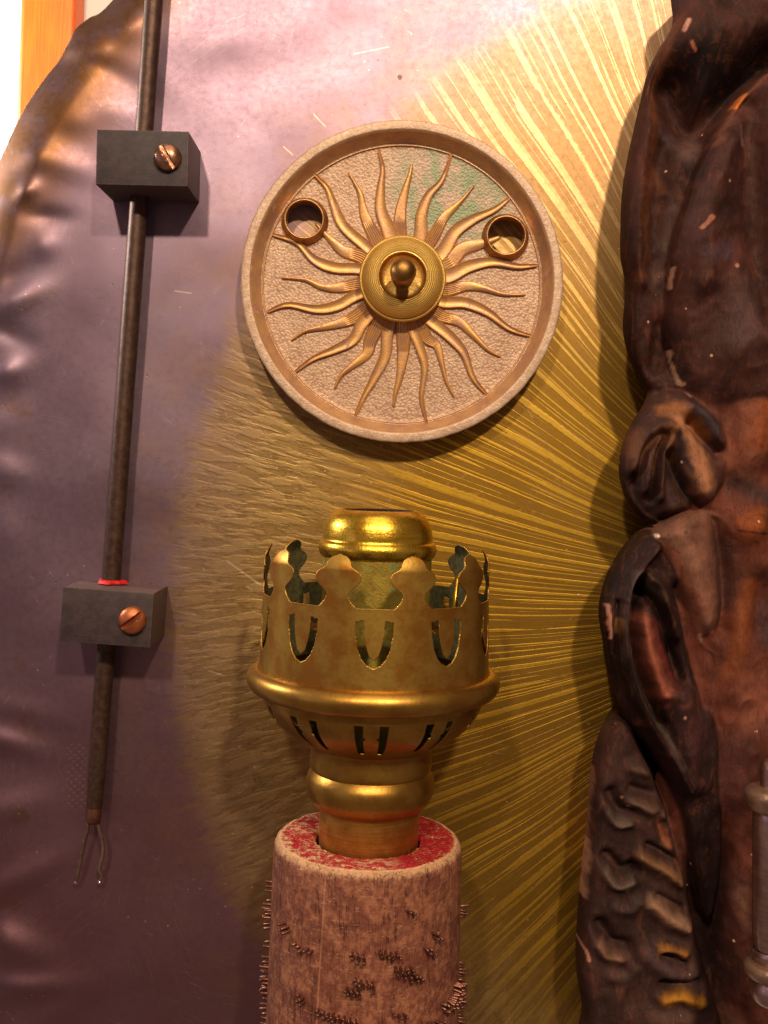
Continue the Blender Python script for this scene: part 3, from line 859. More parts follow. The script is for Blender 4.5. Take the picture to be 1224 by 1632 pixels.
def clamp(cx, cy, w, h, rot, label, scr, sang, smat):
    cpt = P(cx, cy, HB)
    t = thing('clamp_block', label, 'clamp block', (cpt.x, 0, cpt.z), (0, R(rot), 0), 'charcoal blocks clamping the thin rod')
    box('block', w * kb, HB + 0.001, h * kb, M_block, t, (0, -HB / 2 + 0.0005, 0), bev=0.0005)
    dx, dz = (scr[0] - cx) * kb, (cy - scr[1]) * kb
    a = R(rot)
    lx, lz = dx * math.cos(a) - dz * math.sin(a), dx * math.sin(a) + dz * math.cos(a)
    screw_mesh('screw', 22 * kb, 0.0042, sang, smat, t, (lx, -HB + 0.0002, lz))
    return t
clamp(226.5, 251.5, 147, 88, 1.3, 'upper charcoal block with a shiny bronze slotted screw, left of the sunburst disc', (268, 252), -58, M_screw1)
lowc = clamp(169.5, 984, 146, 87, 4.2, 'lower charcoal block with a dull copper slotted screw and red dab above', (212, 988), 40, M_screw2)

HR = 0.0072
kr = KS(HR)
e = P(149, 1312, HR); tpt = P(250, -60, HR)
ra = math.atan2(tpt.x - e.x, tpt.z - e.z)
L = math.hypot(tpt.x - e.x, tpt.z - e.z)
rod = thing('rod', 'long thin dark steel rod ending in a copper tip and two fine wires', 'rod', e, (0, ra, 0))
rr = 14.6 * kr
vs, fs, uv = lathe([(11.4 * kr, 0.006), (12.2 * kr, 0.0075), (13.4 * kr, 0.02), (14.2 * kr, 0.05), (rr, 0.09), (rr, L)], 40)
vs = np.array(vs)
mk('shaft', vs, fs, M_rod, rod, uv=uv)
vs, fs, uv = lathe([(1e-6, 0.0), (8.0 * kr, 0.0), (10.4 * kr, 0.0003), (11.4 * kr, 0.0012), (11.4 * kr, 0.0062)], 32)
mk('copper_tip', vs, fs, M_copper, rod, uv=uv, sharp=60)
inv = Matrix.Translation(e) @ Matrix.Rotation(ra, 4, 'Y')
inv = inv.inverted()
for pts in ([(141, 1306, 12.5), (139, 1322, 12.5), (133, 1345, 12.2), (128, 1370, 11.6), (124, 1392, 10.5), (121, 1406, 9)],
            [(155, 1306, 12.5), (158, 1322, 12.5), (163, 1340, 12.2), (164, 1358, 12), (160, 1376, 11.6), (158, 1386, 11), (162, 1394, 10), (159, 1406, 9)]):
    c = cat([tuple(inv @ P(a, b, (h - 5.2) * mm)) for a, b, h in pts], 6)
    rad = [3.3 * kr * (1 if i < len(c) * 0.82 else 0.8) for i in range(len(c))]
    vs, fs = tube(c, rad, 10)
    wr = mk('wire', vs, fs, M_wire, rod)
    bm = bmesh.new()
    bmesh.ops.create_uvsphere(bm, u_segments=14, v_segments=10, radius=4.0 * kr)
    me = bpy.data.meshes.new('bead'); bm.to_mesh(me); bm.free()
    me.materials.append(M_pinhead)
    me.polygons.foreach_set('use_smooth', [True] * len(me.polygons))
    bo = bpy.data.objects.new('bead', me); SC.collection.objects.link(bo); bo.parent = wr
    bo.location = c[-1]
# ragged red dab on the rod where it enters the lower block
ths = np.linspace(0, 2 * math.pi, 40, endpoint=False)
pz = (P(180, 926, HR) - e).length
vs, fs = [], []
for i, (ri, zz) in enumerate([(14.0, 0.0), (17.5, 0.0006), (20.5, 0.0003), (21.5, -0.0008)]):
    for k, th in enumerate(ths):
        j = 1 + (0.18 * math.sin(3 * th + 1) + 0.08 * math.sin(7 * th)) * (i / 3)
        vs.append((ri * kr * j * math.cos(th), ri * kr * j * math.sin(th) * 0.9, pz + zz))
for i in range(3):
    for k in range(40):
        fs.append((i * 40 + k, i * 40 + (k + 1) % 40, (i + 1) * 40 + (k + 1) % 40, (i + 1) * 40 + k))
mk('red_collar', vs, fs, M_red, rod)

# ------------------------------------------------------------------ lamp burner
HX = 0.050
kx = KS(HX)
TILT = 1.8
def axis_at(y):
    return P(604.5 - 27.0 * (y - 812) / 818.0, y, HX)
def zpx(y):                       # photo row on the burner axis -> local height
    return (1362 - y) * kx
burner = thing('lamp_burner', 'brass oil lamp burner with a pronged crown gallery, standing in the wooden cylinder', 'lamp burner', axis_at(1362), (0, R(TILT), 0))
def blathe(name, prof, mat, parent, n=128, sm=0, sharp=None):
    vs, fs, uv = lathe([(r * kx, zpx(y)) for r, y in prof], n, 'z', sm)
    return mk(name, vs, fs, mat, parent, uv=uv, sharp=sharp)
# neck tube, bulge and collar
blathe('neck_tube', [(79, 1440), (79, 1300), (79, 1268)], M_neck, burner)
blathe('bulge', [(78, 1284), (82, 1282), (91, 1276), (99, 1263), (102, 1249), (101, 1237), (97, 1228), (93, 1222)], M_bowl, burner, 128, 4)
blathe('collar', [(93, 1224), (96.5, 1220), (97, 1212), (96, 1198), (97, 1188), (101, 1180)], M_bowl, burner, 128, 2)
# pierced bowl
bp = cat([(100, 1183), (107, 1178), (122, 1170), (142, 1157), (160, 1139), (172, 1117), (177, 1092)], 6)
bl = np.concatenate([[0], np.cumsum(np.hypot(*np.diff(bp, axis=0).T))])
def pierced(name, nth, ts, sdf, rz, mat, parent, thick, inner=None):
    U, V = np.meshgrid(np.arange(nth) * (360.0 / nth), ts)
    u, v, F = masked(U, V, sdf, True)
    r, y = rz(u, v)
    th = np.radians(u - 90.0)          # 0 degrees faces the camera
    verts = np.stack([r * kx * np.cos(th), r * kx * np.sin(th), zpx(y)], 1)
    o = mk(name, verts, F, mat, parent, sharp=50)
    pl = o.data.polygons[0]
    if Vector((pl.center.x, pl.center.y, 0)).dot(pl.normal) < 0:
        o.data.flip_normals()
    md = o.modifiers.new('thickness', 'SOLIDIFY')
    md.thickness = thick; md.offset = -1
    if inner:
        o.data.materials.append(inner); md.material_offset = 1
    return o
def sd_bowl(u, v):
    rad = np.interp(v, bl, bp[:, 0])
    per = 36.0
    a = ((u + per / 2 + 360) % per) - per / 2
    d = 1e3
    for c0 in (-6.2, 6.2):
        s = np.radians(a - c0) * rad
        lo, hi = bl[-1] * 0.22, bl[-1] * 0.82
        dd = np.maximum(np.abs(s) - (4.6 + 2.2 * (v - lo) / (hi - lo)), np.maximum(lo - v, v - hi))
        d = np.minimum(d, dd)
    s = np.abs(np.radians(a) * rad)
    d = np.minimum(d, np.hypot(s - 12.0, v - bl[-1] * 0.62) - 4.0)
    e_ = np.minimum(v + 0.0 + 1.5, bl[-1] + 1.5 - v)
    return np.minimum(d, e_)
pierced('bowl', 900, np.arange(0, bl[-1], 1.6), sd_bowl, lambda u, v: (np.interp(v, bl, bp[:, 0]), np.interp(v, bl, bp[:, 1])), M_bowl, burner, 0.0006, M_inner)
# bead ring
blathe('bead_ring', [(176, 1098), (183, 1100), (193, 1096), (199, 1088), (201, 1079), (198, 1070), (192, 1064), (185, 1062), (181, 1064)], M_bowl, burner, 160, 3)
# crown gallery with prongs and tongues
WY = [868, 871, 873, 877, 882, 887, 890, 896, 902, 908, 915, 921, 926, 931, 938, 945, 946]
WW = [-8, 3, 10, 16, 18.5, 19.5, 23, 33, 36, 34.5, 29, 21, 17, 17, 21, 28, 29]
OY = [955, 962, 963.5, 985, 1005, 1018, 1026, 1030, 1034]
OW = [-16, -2, 28, 27, 23, 17, 10, 1, -14]
TY = [955, 963, 985, 1000, 1012, 1018, 1022]
TW = [16, 15, 14, 11, 7, 1, -10]
RG = 181.0
def sd_crown(u, v):
    a = ((u + 360) % 36.0) - 18.0            # prongs at 18, 54, ...
    jit = 1.0
    s = np.radians(a) * RG
    prong = np.interp(v, WY, WW) - np.abs(s)
    prong = np.where(v < 870, np.minimum(prong, v - 870), prong)
    body = np.maximum(prong, v - 946.0)
    b = ((u + 18 + 360) % 36.0) - 18.0       # slots at 0, 36, ...
    s2 = np.abs(np.radians(b) * RG)
    outer = np.interp(v, OY, OW) - s2
    tong = np.interp(v, TY, TW) - s2
    hole = np.minimum(outer, -tong)
    d = np.minimum(body, -hole)
    return np.minimum(d, 1072.0 - v)
cr_tip = rng.uniform(-1, 1, 10)
def rz_crown(u, v):
    k = ((u // 36.0).astype(int)) % 10
    up = np.clip((892 - v) / 22.0, 0, 1)
    lean = np.clip((946 - v) / 74.0, 0, 1)
    r = 179 + 3.5 * np.clip((v - 950) / 120.0, 0, 1) + lean * (1.0 + 4.5 * cr_tip[k]) - up * (11 + 4 * cr_tip[k]) * (0.4 + 0.6 * up)
    return r, v
pierced('crown', 1080, np.arange(868, 1076, 1.7), sd_crown, rz_crown, M_crown, burner, 0.0005, M_inner)
# inside: floor, inner wall and chimney tube
blathe('gallery_floor', [(120, 1062), (100, 1057), (84, 1055)], M_inner, burner)
blathe('air_tube', [(86, 1175), (86, 1000), (87, 884)], M_tube, burner)
blathe('cap', [(84, 888), (88, 887), (92, 882), (94, 873), (92, 865), (88, 860), (87, 850), (84, 836), (77, 823), (68, 815), (60, 812), (57.5, 813)], M_cap, burner, 128, 4)
blathe('cap_lining', [(57.5, 813), (56, 816), (57, 850), (57, 1050)], M_lining_shade, burner)
sp = P(700, 940, 0.02)
vs, fs = tube([(-0.0, 0, 0), (0.0005, 0, 0.004), (0.0012, 0, 0.014)], [0.0009, 0.0009, 0.0007], 8)
mk('spindle', vs, fs, M_cap, burner, loc=(118 * kx, -0.016, zpx(975)))

# ------------------------------------------------------------------ wooden cylinder with pins
base = axis_at(1820)
cyl = thing('wooden_cylinder', 'upright brown wooden cylinder with red stained top and clusters of tiny metal pins', 'wooden cylinder', base, (0, R(TILT), 0))
cz = lambda y: (1820 - y) * kx
RC = 149.0
vs, fs, uv = lathe([(153 * kx, cz(1820)), (153 * kx, cz(1640)), (151 * kx, cz(1500)), (149.5 * kx, cz(1360)), (149 * kx, cz(1348)), (147.6 * kx, cz(1341)), (145 * kx, cz(1336.5)), (141 * kx, cz(1334))], 160)
vs = np.array(vs)
an = np.arctan2(vs[:, 1], vs[:, 0])
f_ = 1 + 0.006 * fnoise(an * 120, vs[:, 2] / kx, 22, 3) + 0.012 * fnoise(an * 150 + 900, vs[:, 2] / kx, 8, 2) * (vs[:, 2] > cz(1352))
vs[:, 0] *= f_; vs[:, 1] *= f_
mk('side', vs, fs, M_side, cyl, uv=uv)
tp = [(141.5, 1334.4), (130, 1333.2), (115, 1333), (100, 1333.4), (90, 1334.5), (86.5, 1337), (85, 1345), (85, 1440)]
vs, fs, uv = lathe([(a * kx, cz(b)) for a, b in cat(tp, 3)], 160)
vs = np.array(vs)
an = np.arctan2(vs[:, 1], vs[:, 0]); rd = np.hypot(vs[:, 0], vs[:, 1]) / kx
lip = np.exp(-((rd - 88) / 5) ** 2)
vs[:, 2] += kx * (2.0 * fnoise(an * 110, rd, 9, 3) - lip * 1.0)
f_ = 1 + 0.05 * lip * fnoise(an * 100, rd * 0, 7, 2)
vs[:, 0] *= f_; vs[:, 1] *= f_
mk('sawn_top', vs, fs, M_top, cyl, uv=uv)
# pins: clusters (angle from camera in degrees to the right, photo row at axis depth, rows, columns)
pin_me = None
def pin(th, y, ln, tilt):
    global pin_me
    if pin_me is None:
        vs, fs, uv = lathe([(2.3 * kx, -4 * kx), (2.3 * kx, 11.4 * kx), (1.8 * kx, 12 * kx), (1e-6, 12.1 * kx)], 8)
        o = mk('pin', vs, fs, M_pin, cyl, sharp=50)
        pin_me = o.data
    else:
        o = bpy.data.objects.new('pin', pin_me)
        SC.collection.objects.link(o)
        o.parent = cyl
    a = R(th - 90)
    r = (RC + 1 + max(0, (y - 1350) / 290.0) * 3) * kx
    o.location = (r * math.cos(a), r * math.sin(a), cz(y))
    d = Vector((math.cos(a + tilt * 0.3), math.sin(a + tilt * 0.3), tilt * 0.5))
    o.rotation_euler = d.to_track_quat('Z', 'Y').to_euler()
    o.scale = (1, 1, ln)
prn = random.Random(11)
def yaxis(yf, th):     # photo row of a point on the face -> row at axis depth
    dd = D0 - HX - RC * kx * math.cos(R(th))
    return CY + (yf - CY) * dd / (D0 - HX)
CL = [(-90, 1412, 3, 1), (-89, 1440, 3, 1), (-91, 1480, 2, 1), (-90, 1508, 2, 1), (-90, 1532, 4, 1), (-91, 1548, 3, 1), (-89, 1568, 4, 1), (-90, 1592, 3, 1), (-91, 1616, 4, 1), (-86, 1565, 3, 2), (-84, 1452, 2, 2),
      (90, 1438, 4, 1), (90, 1527, 5, 1), (87, 1549, 4, 2), (83, 1566, 4, 2), (90, 1615, 4, 1), (88, 1596, 3, 1),
      (66, 1580, 3, 3), (58, 1588, 3, 4), (72, 1560, 3, 3),
      (27, 1448, 1, 2), (45, 1480, 2, 2), (40, 1505, 2, 2), (-2, 1518, 2, 3), (15, 1512, 2, 4), (24, 1536, 3, 4), (31, 1548, 2, 3), (2, 1560, 2, 4), (-4, 1575, 2, 3), (-35, 1590, 2, 2), (-50, 1478, 2, 2), (-38, 1510, 1, 3), (-30, 1515, 1, 2), (-8, 1618, 2, 5), (-20, 1612, 2, 3), (22, 1612, 1, 3), (46, 1620, 2, 4)]
npin = 0
for th, yf, rows, cols_ in CL:
    for i in range(rows):
        for k in range(cols_):
            y = yaxis(yf + i * 6.5 + k * 1.5, th if abs(th) < 80 else 90)
            pin(th + (k - cols_ / 2) * 3.1 + i * 0.9, y + prn.uniform(-1, 1), prn.uniform(0.55, 1.2), prn.uniform(-0.4, 0.3))
            npin += 1

# ------------------------------------------------------------------ carved statue at the right
statue = thing('statue', 'dark carved figure with chipped brown paint and deep drapery folds, at the right edge', 'statue', P(1150, 1632, 0))
sloc = statue.location.copy()
PARTS = []
def blob(name, outline, h0, amp, edge, href, strokes=(), base=(48, 26, 22), paint=(), low=0.0, step=2.0, tiltx=0.0, nz=1.0):
    PARTS.append((name, cat(outline, 6, True), h0, amp, edge, strokes, base, paint, nz))

def build_figure():
    st = 2.0
    U, V = np.meshgrid(np.arange(918, 1342, st), np.arange(-70, 1722, st))
    sds = [polysdf(p[1]) for p in PARTS]
    def allsd(u, v):
        return np.max([f(u, v) for f in sds], axis=0)
    sd0 = polysdf([(918, -66), (1338, -66), (1338, 1716), (918, 1716)])
    u, v, F = masked(U, V, lambda a, b: np.minimum(allsd(a, b), sd0(a, b)))
    H, C = [], []
    jx = fnoise(u, v, 14, 3) * 9; jy = fnoise(u + 200, v + 90, 14, 3) * 9
    mot = fnoise(u + 40, v + 10, 46, 4)
    rough_ = fnoise(u, v, 70, 3) * 1.2 + fnoise(u + 77, v, 20, 2) * 0.4
    fac = np.abs(fnoise(u + 11, v * 0.6, 26, 2)) * 1.6        # flat tool facets with soft ridges between
    for (name, ol, h0, amp, edge, strokes, base, paint, nz), f in zip(PARTS, sds):
        d = f(u, v)
        di = np.clip(d, 0, None)
        q = np.clip(di / edge, 0, 1)
        h = h0 + amp * np.sqrt(np.clip(1 - (1 - q) ** 2, 0, 1))
        ramp = np.clip(d / 10.0, 0, 1)
        near = d > -30
        for pts, wdt, dh in strokes:
            c = cat(pts, 5) if len(pts) > 2 else pts
            g = np.zeros(u.size)
            g[near] = np.exp(-(polydist(c, u[near], v[near]) / wdt) ** 2)
            h = h + dh * g * ramp
        h = h + ramp * nz * (rough_ - fac)
        h = np.where(d < 0, h0 + d * 1.1, h)
        H.append(h)
        cl = np.tile(np.array(lin(*base)[:3]), (u.size, 1)) * (1 + 0.9 * mot)[:, None]
        for pts, wdt, colr, al in paint:  # paint patches; some dark strokes carry the shade of recesses
            c = cat(pts, 4) if len(pts) > 2 else pts
            dd = polydist(c, u + jx * min(1, wdt / 12), v + jy * min(1, wdt / 12))
            wq = wdt * (1.0 if wdt < 5.5 else 1.3)
            t = al * np.clip((wq - dd) / (wq * (0.5 if wdt < 5.5 else 0.95) + 1e-6), 0, 1)
            t = t * t * (3 - 2 * t)
            cl = cl * (1 - t)[:, None] + np.array(lin(*colr)[:3]) * t[:, None]
        C.append(cl)
    H = np.array(H); hm = H.max(0)
    kk = 1.7
    W = np.exp((H - hm) / kk)
    top_h = hm + kk * np.log(W.sum(0)) * 0.8
    W2 = np.exp((H - hm) / 0.7); W2 /= W2.sum(0)
    col = np.clip((np.array(C) * W2[:, :, None]).sum(0), 0.002, 1)
    own = H.argmax(0)
    k = KS(0.033)
    top = np.stack([(u - CX) * k, -np.maximum(top_h, 0) * mm, (CY - v) * k], 1) - np.array(sloc)
    # smooth vertex normals of the whole surface, shared by every part
    fn = np.cross(top[F[:, 1]] - top[F[:, 0]], top[F[:, 3]] - top[F[:, 0]])
    vn = np.zeros_like(top)
    for c_ in range(4):
        np.add.at(vn, F[:, c_], fn)
    if vn[:, 1].mean() > 0:
        vn = -vn; F = F[:, ::-1]
    vn /= np.linalg.norm(vn, axis=1)[:, None] + 1e-12
    ed = {}
    for f in F:
        for a, b in ((f[0], f[1]), (f[1], f[2]), (f[2], f[3]), (f[3], f[0])):
            key = (min(a, b), max(a, b))
            ed.setdefault(key, []).append((a, b))
    rim_e = [vv[0] for vv in ed.values() if len(vv) == 1]
    fo = np.array([np.bincount(own[f]).argmax() for f in F])
    rim_owner = {}
    for (a, b) in rim_e:
        rim_owner.setdefault(int(own[a]), []).append((a, b))
    for i, p in enumerate(PARTS):
        fs = F[fo == i]
        re = rim_owner.get(i, [])
        ids = np.unique(np.concatenate([fs.ravel(), np.array(re, int).ravel()])) if len(re) else np.unique(fs)
        mp = -np.ones(u.size, int); mp[ids] = np.arange(ids.size)
        verts = [top[j] for j in ids]; nn = [vn[j] for j in ids]; cc = [col[j] for j in ids]
        faces = [tuple(mp[f]) for f in fs]
        sk = {}
        for a, b in re:                    # the flank tucks back under towards the sheet
            for j in (a, b):
                if j not in sk:
                    sk[j] = len(verts)
                    q = top[j].copy()
                    q[0] += top_h[j] * mm * 0.34 * np.clip((1190 - u[j]) / 60.0, -1, 1)
                    q[1] = 0.0
                    verts.append(q); nn.append(np.array([-0.8, -0.3, 0.0]) / 0.8544); cc.append(col[j])
            faces.append((mp[b], mp[a], sk[a], sk[b]))
        o = mk(p[0], verts, faces, M_stat, statue)
        o.data.normals_split_custom_set_from_vertices([tuple(x) for x in nn])
        at = o.data.attributes.new('paint', 'FLOAT_COLOR', 'POINT')
        at.data.foreach_set('color', np.hstack([np.array(cc), np.ones((len(cc), 1))]).astype(np.float32).ravel())

DK = (64, 33, 27); DKK = (42, 22, 20); SLATE = (74, 52, 48); RUST = (150, 74, 34); TAN = (176, 124, 98); GOLD = (176, 112, 34); PINK = (214, 150, 128); ORG = (196, 96, 30); WINE = (112, 58, 50)
# upper back mass
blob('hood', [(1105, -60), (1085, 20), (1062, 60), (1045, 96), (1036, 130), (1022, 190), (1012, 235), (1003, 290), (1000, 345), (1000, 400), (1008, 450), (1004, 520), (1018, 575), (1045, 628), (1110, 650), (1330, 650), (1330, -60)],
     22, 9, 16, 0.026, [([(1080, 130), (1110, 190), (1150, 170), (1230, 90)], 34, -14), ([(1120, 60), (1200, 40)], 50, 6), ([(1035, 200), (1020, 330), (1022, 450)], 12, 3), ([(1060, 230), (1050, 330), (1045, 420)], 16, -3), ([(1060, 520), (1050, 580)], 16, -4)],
     DK, [([(1120, 90), (1160, 130), (1220, 90)], 56, (24, 13, 13), 0.9), ([(1090, 20), (1065, 75), (1052, 120), (1046, 200), (1040, 260), (1030, 330), (1032, 400), (1022, 440)], 11, (96, 52, 30), 0.75), ([(1040, 260), (1062, 300)], 9, (96, 52, 30), 0.7), ([(1095, 35), (1088, 50)], 5, PINK, 0.8), ([(1100, 70), (1107, 82)], 3, (170, 100, 70), 0.8),  # near-black stroke: shade of the top recess painted in
          ([(1075, 330), (1060, 400), (1048, 440)], 14, SLATE, 0.8), ([(1120, 215), (1100, 235)], 22, (92, 66, 62), 0.8), ([(1075, 210)], 24, (70, 52, 58), 0.7)], 0.0, 2.5)
# front arm
blob('arm', [(1345, 60), (1232, 108), (1195, 138), (1160, 182), (1130, 226), (1108, 268), (1088, 325), (1070, 385), (1062, 450), (1062, 520), (1070, 580), (1080, 625), (1096, 660), (1150, 690), (1345, 690)],
     27, 13, 34, 0.036, [([(1090, 650), (1150, 672), (1345, 665)], 40, -9), ([(1200, 170), (1195, 260), (1205, 400), (1230, 500)], 26, -9), ([(1150, 240), (1120, 330), (1110, 450)], 26, 5), ([(1165, 560), (1200, 540), (1260, 560)], 30, 4)],
     (68, 37, 32), [([(1225, 118), (1190, 150), (1155, 200), (1135, 235)], 8, (110, 66, 52), 0.8), ([(1190, 148), (1175, 168)], 5, (200, 110, 50), 0.9), ([(1180, 200), (1182, 230)], 5, (120, 90, 88), 0.6), ([(1120, 358), (1105, 372)], 5, (190, 120, 90), 0.8), ([(1165, 430)], 4, PINK, 0.9), ([(1150, 300)], 3, PINK, 0.8),
                    ([(1070, 430), (1066, 460)], 3, (170, 120, 100), 0.8), ([(1125, 415), (1150, 405)], 20, (70, 54, 66), 0.7), ([(1180, 470), (1170, 540)], 40, (82, 58, 58), 0.7), ([(1066, 560), (1075, 600), (1088, 612)], 5, (200, 150, 120), 0.8)], 8.0, 2.5)
# torso / garment on the far right
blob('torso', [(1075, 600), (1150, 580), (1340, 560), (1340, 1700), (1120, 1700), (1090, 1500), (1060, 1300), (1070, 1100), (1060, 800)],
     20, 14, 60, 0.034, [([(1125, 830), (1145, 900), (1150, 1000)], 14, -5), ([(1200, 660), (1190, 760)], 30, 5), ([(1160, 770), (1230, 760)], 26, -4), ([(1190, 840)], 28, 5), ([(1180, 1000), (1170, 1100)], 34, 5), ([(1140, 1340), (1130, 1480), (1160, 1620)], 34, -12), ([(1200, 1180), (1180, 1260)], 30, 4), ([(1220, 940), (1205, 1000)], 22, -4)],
     (96, 48, 36), [([(1195, 660), (1180, 760), (1150, 720)], 40, (136, 78, 58), 0.7), ([(1215, 640), (1205, 700)], 26, (150, 76, 40), 0.8), ([(1175, 770), (1224, 790)], 24, (62, 42, 42), 0.9), ([(1190, 838), (1200, 830)], 26, (156, 78, 32), 0.9), ([(1155, 880), (1160, 960)], 18, (70, 40, 36), 0.8),
                    ([(1195, 930), (1180, 1000), (1160, 1060)], 22, (122, 62, 30), 0.8), ([(1224, 980), (1210, 1020)], 28, (60, 38, 40), 0.8), ([(1200, 1080), (1180, 1130), (1220, 1120)], 30, (140, 82, 64), 0.8), ([(1170, 1200), (1160, 1280)], 50, (78, 40, 36), 0.8), ([(1130, 1380), (1150, 1600)], 60, (38, 22, 22), 0.9), ([(1180, 1420), (1190, 1470)], 14, (110, 74, 60), 0.7), ([(1108, 1290), (1112, 1300)], 4, PINK, 0.9), ([(1122, 1330), (1126, 1340)], 4, PINK, 0.9), ([(1170, 845), (1224, 850)], 2, (60, 30, 20), 0.9)], 0.0, 2.5)  # long dark stroke: shade of the crevice beside the panel, as colour
# knotted cloth
blob('cloth_knot', [(1050, 612), (1095, 612), (1130, 632), (1165, 650), (1185, 700), (1182, 760), (1160, 810), (1118, 822), (1088, 826), (1060, 838), (1036, 832), (1012, 808), (998, 778), (993, 745), (998, 712), (1012, 676), (1032, 645)],
     26, 12, 30, 0.036, [([(1045, 616), (1085, 614), (1130, 636)], 16, -7), ([(1060, 832), (1110, 822), (1150, 812)], 14, -5), ([(1170, 640), (1182, 710), (1178, 770), (1150, 820)], 24, -16), ([(1074, 690), (1096, 728), (1112, 780)], 20, 5.5), ([(1096, 650), (1122, 672), (1140, 704)], 14, 4), ([(1092, 676), (1114, 700), (1140, 722)], 9, -4.5), ([(1060, 724), (1076, 768), (1106, 808)], 8, -4.5), ([(1050, 672), (1018, 702), (1004, 748)], 8, 3), ([(1058, 676), (1034, 716), (1024, 780)], 7, 3.2), ([(1064, 684), (1050, 732), (1046, 792)], 7, 3.2), ([(1048, 690), (1022, 722), (1012, 772)], 5.5, -3.5), ([(1056, 694), (1040, 732), (1034, 796)], 5.5, -3.5), ([(1072, 655)], 16, 3), ([(1000, 770), (1030, 815)], 20, -4)],
     (58, 35, 30), [([(1078, 668), (1096, 715), (1114, 775)], 24, (172, 114, 82), 0.9), ([(1050, 655), (1072, 650), (1090, 665), (1120, 695)], 12, (140, 86, 46), 0.8), ([(1098, 652), (1115, 668), (1132, 692)], 8, (66, 56, 66), 0.85), ([(1068, 690), (1076, 722), (1092, 750)], 6, (56, 46, 54), 0.85), ([(1115, 635), (1145, 665)], 14, (112, 70, 60), 0.8), ([(1150, 680), (1155, 760)], 18, (98, 58, 46), 0.7), ([(1012, 690), (1004, 720)], 12, (112, 70, 46), 0.7), ([(1050, 680), (1024, 712), (1008, 745)], 7, (128, 82, 54), 0.7), ([(1060, 684), (1040, 716), (1030, 760)], 6, (132, 82, 52), 0.7), ([(1058, 680), (1062, 730)], 9, (124, 76, 42), 0.8), ([(1010, 760), (1040, 800)], 24, DKK, 0.85), ([(1062, 735), (1078, 770), (1104, 805)], 7, (28, 16, 16), 0.7), ([(1052, 770), (1066, 800)], 8, SLATE, 0.6), ([(1068, 808), (1100, 815)], 8, (100, 70, 58), 0.6), ([(1090, 618), (1100, 632)], 4.5, PINK, 0.7)], 8.0, 1.8, 0.0, 0.8)  # darkest stroke: groove shade put into the colour
# dark leaf-shaped fold
blob('leaf_fold', [(1042, 842), (1012, 862), (986, 898), (969, 938), (962, 982), (969, 1030), (976, 1078), (984, 1122), (1000, 1152), (1030, 1190), (1056, 1230), (1078, 1280), (1094, 1340), (1108, 1410), (1128, 1470), (1148, 1420), (1156, 1320), (1150, 1240), (1148, 1176), (1136, 1110), (1122, 1056), (1108, 1000), (1096, 950), (1084, 900), (1070, 862)],
     24, 12, 16, 0.030, [([(1040, 870), (1004, 920), (990, 980), (994, 1050), (1010, 1110), (1040, 1164), (1066, 1206), (1085, 1245)], 8, 7), ([(1018, 920), (1008, 980), (1010, 1040), (1028, 1100), (1050, 1150)], 9, -8), ([(1020, 915), (1045, 930), (1058, 970), (1070, 1010)], 10, 5), ([(1015, 940), (1045, 965), (1060, 1010), (1080, 1080)], 8, -6), ([(1020, 990), (1030, 1040), (1050, 1100)], 13, 5), ([(1080, 940), (1094, 1000), (1110, 1060), (1126, 1120)], 12, -6), ([(1080, 1110), (1090, 1180), (1100, 1240)], 26, 6), ([(985, 960), (978, 1040)], 6, -4)],
     DKK, [([(1022, 985), (1032, 1040), (1052, 1105)], 19, (156, 84, 66), 0.9), ([(1036, 985), (1055, 1050), (1075, 1090)], 10, (96, 36, 30), 0.8), ([(1010, 910), (998, 960), (1000, 1030), (1018, 1090), (1045, 1150), (1075, 1210)], 8, (78, 62, 56), 0.8), ([(1025, 918), (1050, 950)], 10, (84, 66, 56), 0.7), ([(985, 985), (982, 1005)], 6, (120, 84, 50), 0.8), ([(974, 912), (980, 900)], 4, PINK, 0.9), ([(968, 965), (972, 1000), (974, 1018)], 4, PINK, 0.9), ([(1095, 1110), (1100, 1180)], 30, (66, 36, 38), 0.8), ([(1000, 1180), (980, 1150)], 14, (54, 36, 38), 0.6), ([(1078, 1120), (1092, 1112)], 8, (100, 60, 54), 0.7), ([(1080, 1136)], 3, PINK, 0.8)], 6.0, 1.8)
# smooth tan sleeve
blob('sleeve', [(1034, 852), (1058, 832), (1090, 816), (1126, 812), (1160, 840), (1172, 910), (1174, 980), (1156, 1040), (1126, 1036), (1108, 1014), (1096, 970), (1078, 926), (1062, 894), (1046, 870)],
     31, 8, 20, 0.038, [([(1160, 830), (1170, 910), (1168, 990), (1140, 1040)], 26, -14), ([(1080, 850), (1102, 920), (1116, 985)], 16, 2.5), ([(1122, 1030)], 14, -5)],
     (112, 72, 58), [([(1066, 880), (1090, 940), (1106, 1000)], 10, (164, 96, 74), 0.75), ([(1075, 850), (1100, 890)], 20, (140, 96, 76), 0.7), ([(1140, 850), (1148, 980)], 18, (76, 46, 38), 0.8), ([(1050, 868), (1062, 880)], 8, (150, 82, 40), 0.7), ([(1042, 852)], 4.5, (255, 224, 190), 1.0), ([(1110, 1010), (1120, 1024), (1132, 1004)], 3.5, (186, 138, 112), 0.85), ([(1082, 848)], 5, (80, 52, 40), 0.8), ([(1068, 924), (1078, 932)], 6, (150, 100, 78), 0.7)], 14.0, 1.8, 0.0, 0.8)
